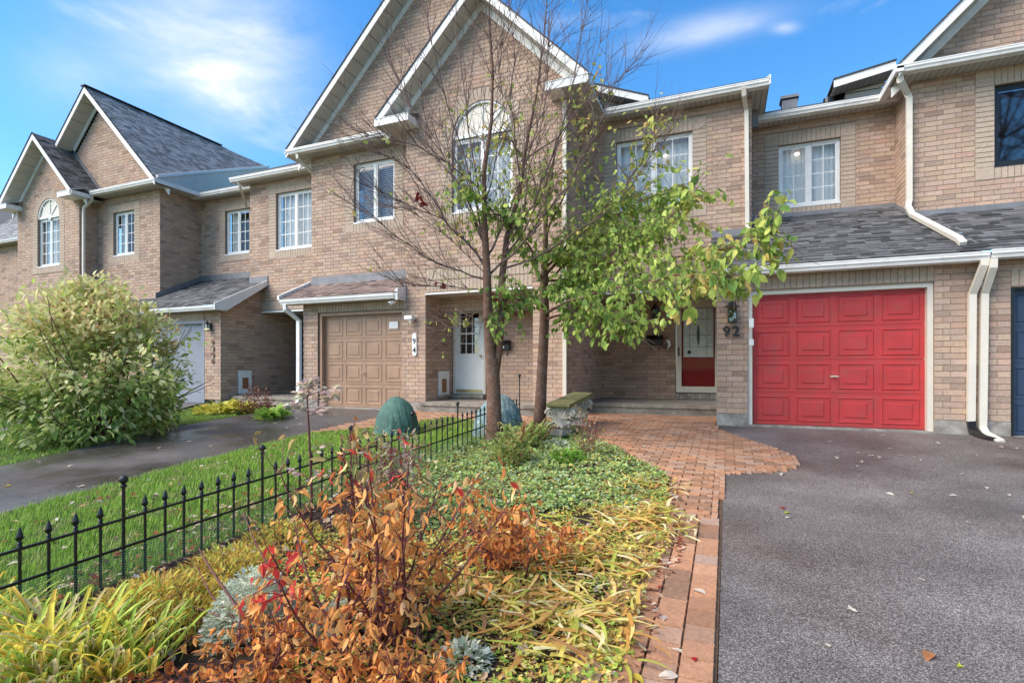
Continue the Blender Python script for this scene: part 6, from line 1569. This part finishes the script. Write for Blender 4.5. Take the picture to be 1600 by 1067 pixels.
# ---- fallen leaves one can point at
FLP = [(.62, .52, .42), (.70, .62, .50), (.55, .40, .30), (.55, .42, .06), (.45, .03, .04), (.48, .20, .08), (.45, .55, .06), (.50, .18, .05)]
fl_mesh = {}
def fallen(px, py, kind, c, size, label, rot=None, group=None):
    p = pg(px, py); k = (kind, c)
    if k not in fl_mesh: fl_mesh[k] = merged_mesh('fallen_leaf', PROTO, [(kind, [np.eye(4)], [c])], FLP, M['leaf'])
    o = bpy.data.objects.new('fallen_leaf', fl_mesh[k]); COL.objects.link(o); a = rnd.uniform(0, 6.28) if rot is None else rot
    o.location = p + Vector((0, 0, .022 if (p.x < -.03 and p.x > -4) else .010)); o.rotation_euler = (SL + rnd.gauss(0, .08), rnd.gauss(0, .12), a); o.scale = (size, size, size * 1.6)
    tag(o, label, 'leaf', group)
for v in ((1540, 762, 'oval', 1, .055, 'cream leaf at the right edge of the big driveway, nearest the wall side'), (1512, 819, 'maple', 0, .055, 'pale leaf right of centre on the big driveway'), (1593, 811, 'maple', 1, .08, 'cream leaf cut by the right edge of the photo'),
          (1434, 905, 'maple', 0, .05, 'pinkish pale leaf in the middle of the big driveway'), (1340, 957, 'maple', 1, .06, 'pale star shaped leaf on the near driveway'), (1297, 1014, 'oval', 1, .045, 'cream sliver of leaf on the near driveway beside a twig'),
          (1452, 1021, 'oval', 5, .085, 'reddish brown oval leaf on the near driveway'), (1491, 1042, 'maple', 6, .04, 'lime green scrap of leaf on the near driveway'), (1217, 795, 'maple', 4, .06, 'red maple leaf on the driveway left side'),
          (1226, 803, 'oval', 6, .06, 'green leaf beside the red maple leaf'), (1228, 811, 'oval', 1, .06, 'cream leaf just below the red and green pair'), (1429, 773, 'maple', 3, .05, 'tiny yellow leaf at driveway centre'), (1217, 740, 'oval', 1, .11, 'long cream leaf at the tip of the brick blob'),
          (1103, 934, 'oval', 1, .09, 'white half moon leaf on the paver border'), (1037, 968, 'maple', 0, .07, 'dry star leaf on the middle paver row'), (1019, 945, 'maple', 0, .055, 'dry pale leaf on the left paver row'), (988, 950, 'oval', 3, .075, 'yellow leaf at the bed edge beside the pavers'),
          (978, 970, 'round', 1, .085, 'large cream leaf at the bed edge beside the pavers'), (1066, 1026, 'oval', 1, .06, 'cream leaf on the near pavers'), (1085, 1034, 'maple', 4, .045, 'small magenta leaf on the near pavers'), (1060, 1063, 'oval', 1, .10, 'white leaf on the pavers at the bottom edge'),
          (980, 1062, 'oval', 3, .09, 'pale yellow leaf at the bottom edge of the bed'), (1098, 804, 'curl', 7, .07, 'orange leaf on the far part of the paver border'), (1022, 897, 'oval', 1, .07, 'cream leaf lying where straw meets pavers'), (1184, 668, 'maple', 4, .06, 'red leaf on the garage sill'),
          (725, 1058, 'oval', 1, .09, 'large pale leaf at the bottom edge right of the orange shrub'), (752, 1042, 'oval', 6, .09, 'pale green leaf beside the small silver plant'), (560, 960, 'round', 0, .05, 'pale round leaf low among the orange stems'), (855, 795, 'round', 1, .07, 'white leaf on the straw in the middle of the bed')):
    fallen(*v)
spots_l = [(1355, 684), (1376, 681), (1331, 720), (1338, 708), (1356, 713), (1369, 716), (1401, 712), (1426, 716), (1437, 719), (1351, 724), (1340, 730), (1308, 706), (1295, 690), (1515, 690), (1526, 712), (1568, 700), (1590, 702), (1470, 694), (1385, 702), (1500, 742), (1384, 771), (1312, 717), (1496, 776), (1578, 776)]
for px, py in spots_l: fallen(px, py, rnd.choice(('oval', 'maple')), rnd.choice((0, 1, 1, 2)), rnd.uniform(.045, .08), 'small pale leaf scattered before the red garage', group='pale leaves scattered before the red garage')
for px, py in ((432, 662), (447, 668), (460, 655), (483, 655), (523, 649), (300, 690), (360, 676), (120, 690), (110, 728), (68, 711), (60, 721), (330, 697), (250, 700), (130, 760), (18, 760), (472, 664)):
    fallen(px, py, rnd.choice(('oval', 'maple')), rnd.choice((0, 1, 1, 3)), rnd.uniform(.07, .11), 'pale wet leaf lying on the left driveway', group='pale leaves on the left driveway')
for px, py in ((1010, 745), (1035, 735), (1063, 730), (1075, 752), (1140, 700), (960, 690), (1100, 705), (1165, 722), (1002, 700), (1180, 705)):
    fallen(px, py, rnd.choice(('oval', 'maple')), rnd.choice((0, 1, 2, 5)), rnd.uniform(.05, .08), 'small dry leaf on the brick walkway', group='dry leaves on the brick walkway')
for px, py in ((735, 752), (748, 756), (742, 748), (758, 760), (728, 758), (765, 752)):
    fallen(px, py, 'maple', rnd.choice((4, 5, 2)), rnd.uniform(.09, .13), 'rust red maple leaf in the hollow of the ground cover', group='rust red leaves in the ground cover hollow')
# tall leafless trees across the road, mirrored in the black framed window
rnd = random.Random(77)
for k, (x, y, hgt, lab) in enumerate(((13.5, -15, 23, 'tall bare tree across the road, opposite the navy garage'), (17.5, -18, 27, 'tallest bare tree behind its neighbour across the road'))):
    t = thing('bare_tree', lab, 'tree', (x, y, gz(x, y))); q = limb((x, y, gz(x, y)), (0, 0, 1), hgt, 9, .04, .05, rnd); MB().tube(q, [.22 * (1 - i / 9.6) for i in range(10)], 8).build('trunk', 'bark', t)
    tw = MB()
    for j in range(2, 10):
        for _ in range(7):
            q2 = limb(q[j], Vector((rnd.gauss(0, .7), rnd.gauss(0, .7), rnd.uniform(.3, 1))), rnd.uniform(2.5, 7.5), 6, .1, .05, rnd); branch_mesh(tw, q2, .07, .01, 4)
            for i in range(2, 7):
                for _2 in range(2): branch_mesh(tw, limb(q2[i], Vector((rnd.gauss(0, .7), rnd.gauss(0, .7), rnd.uniform(.1, 1))), rnd.uniform(1, 3), 4, .12, .04, rnd), .022, .006, 3)
    tw.build('twig', 'twig', t, kind='stuff')
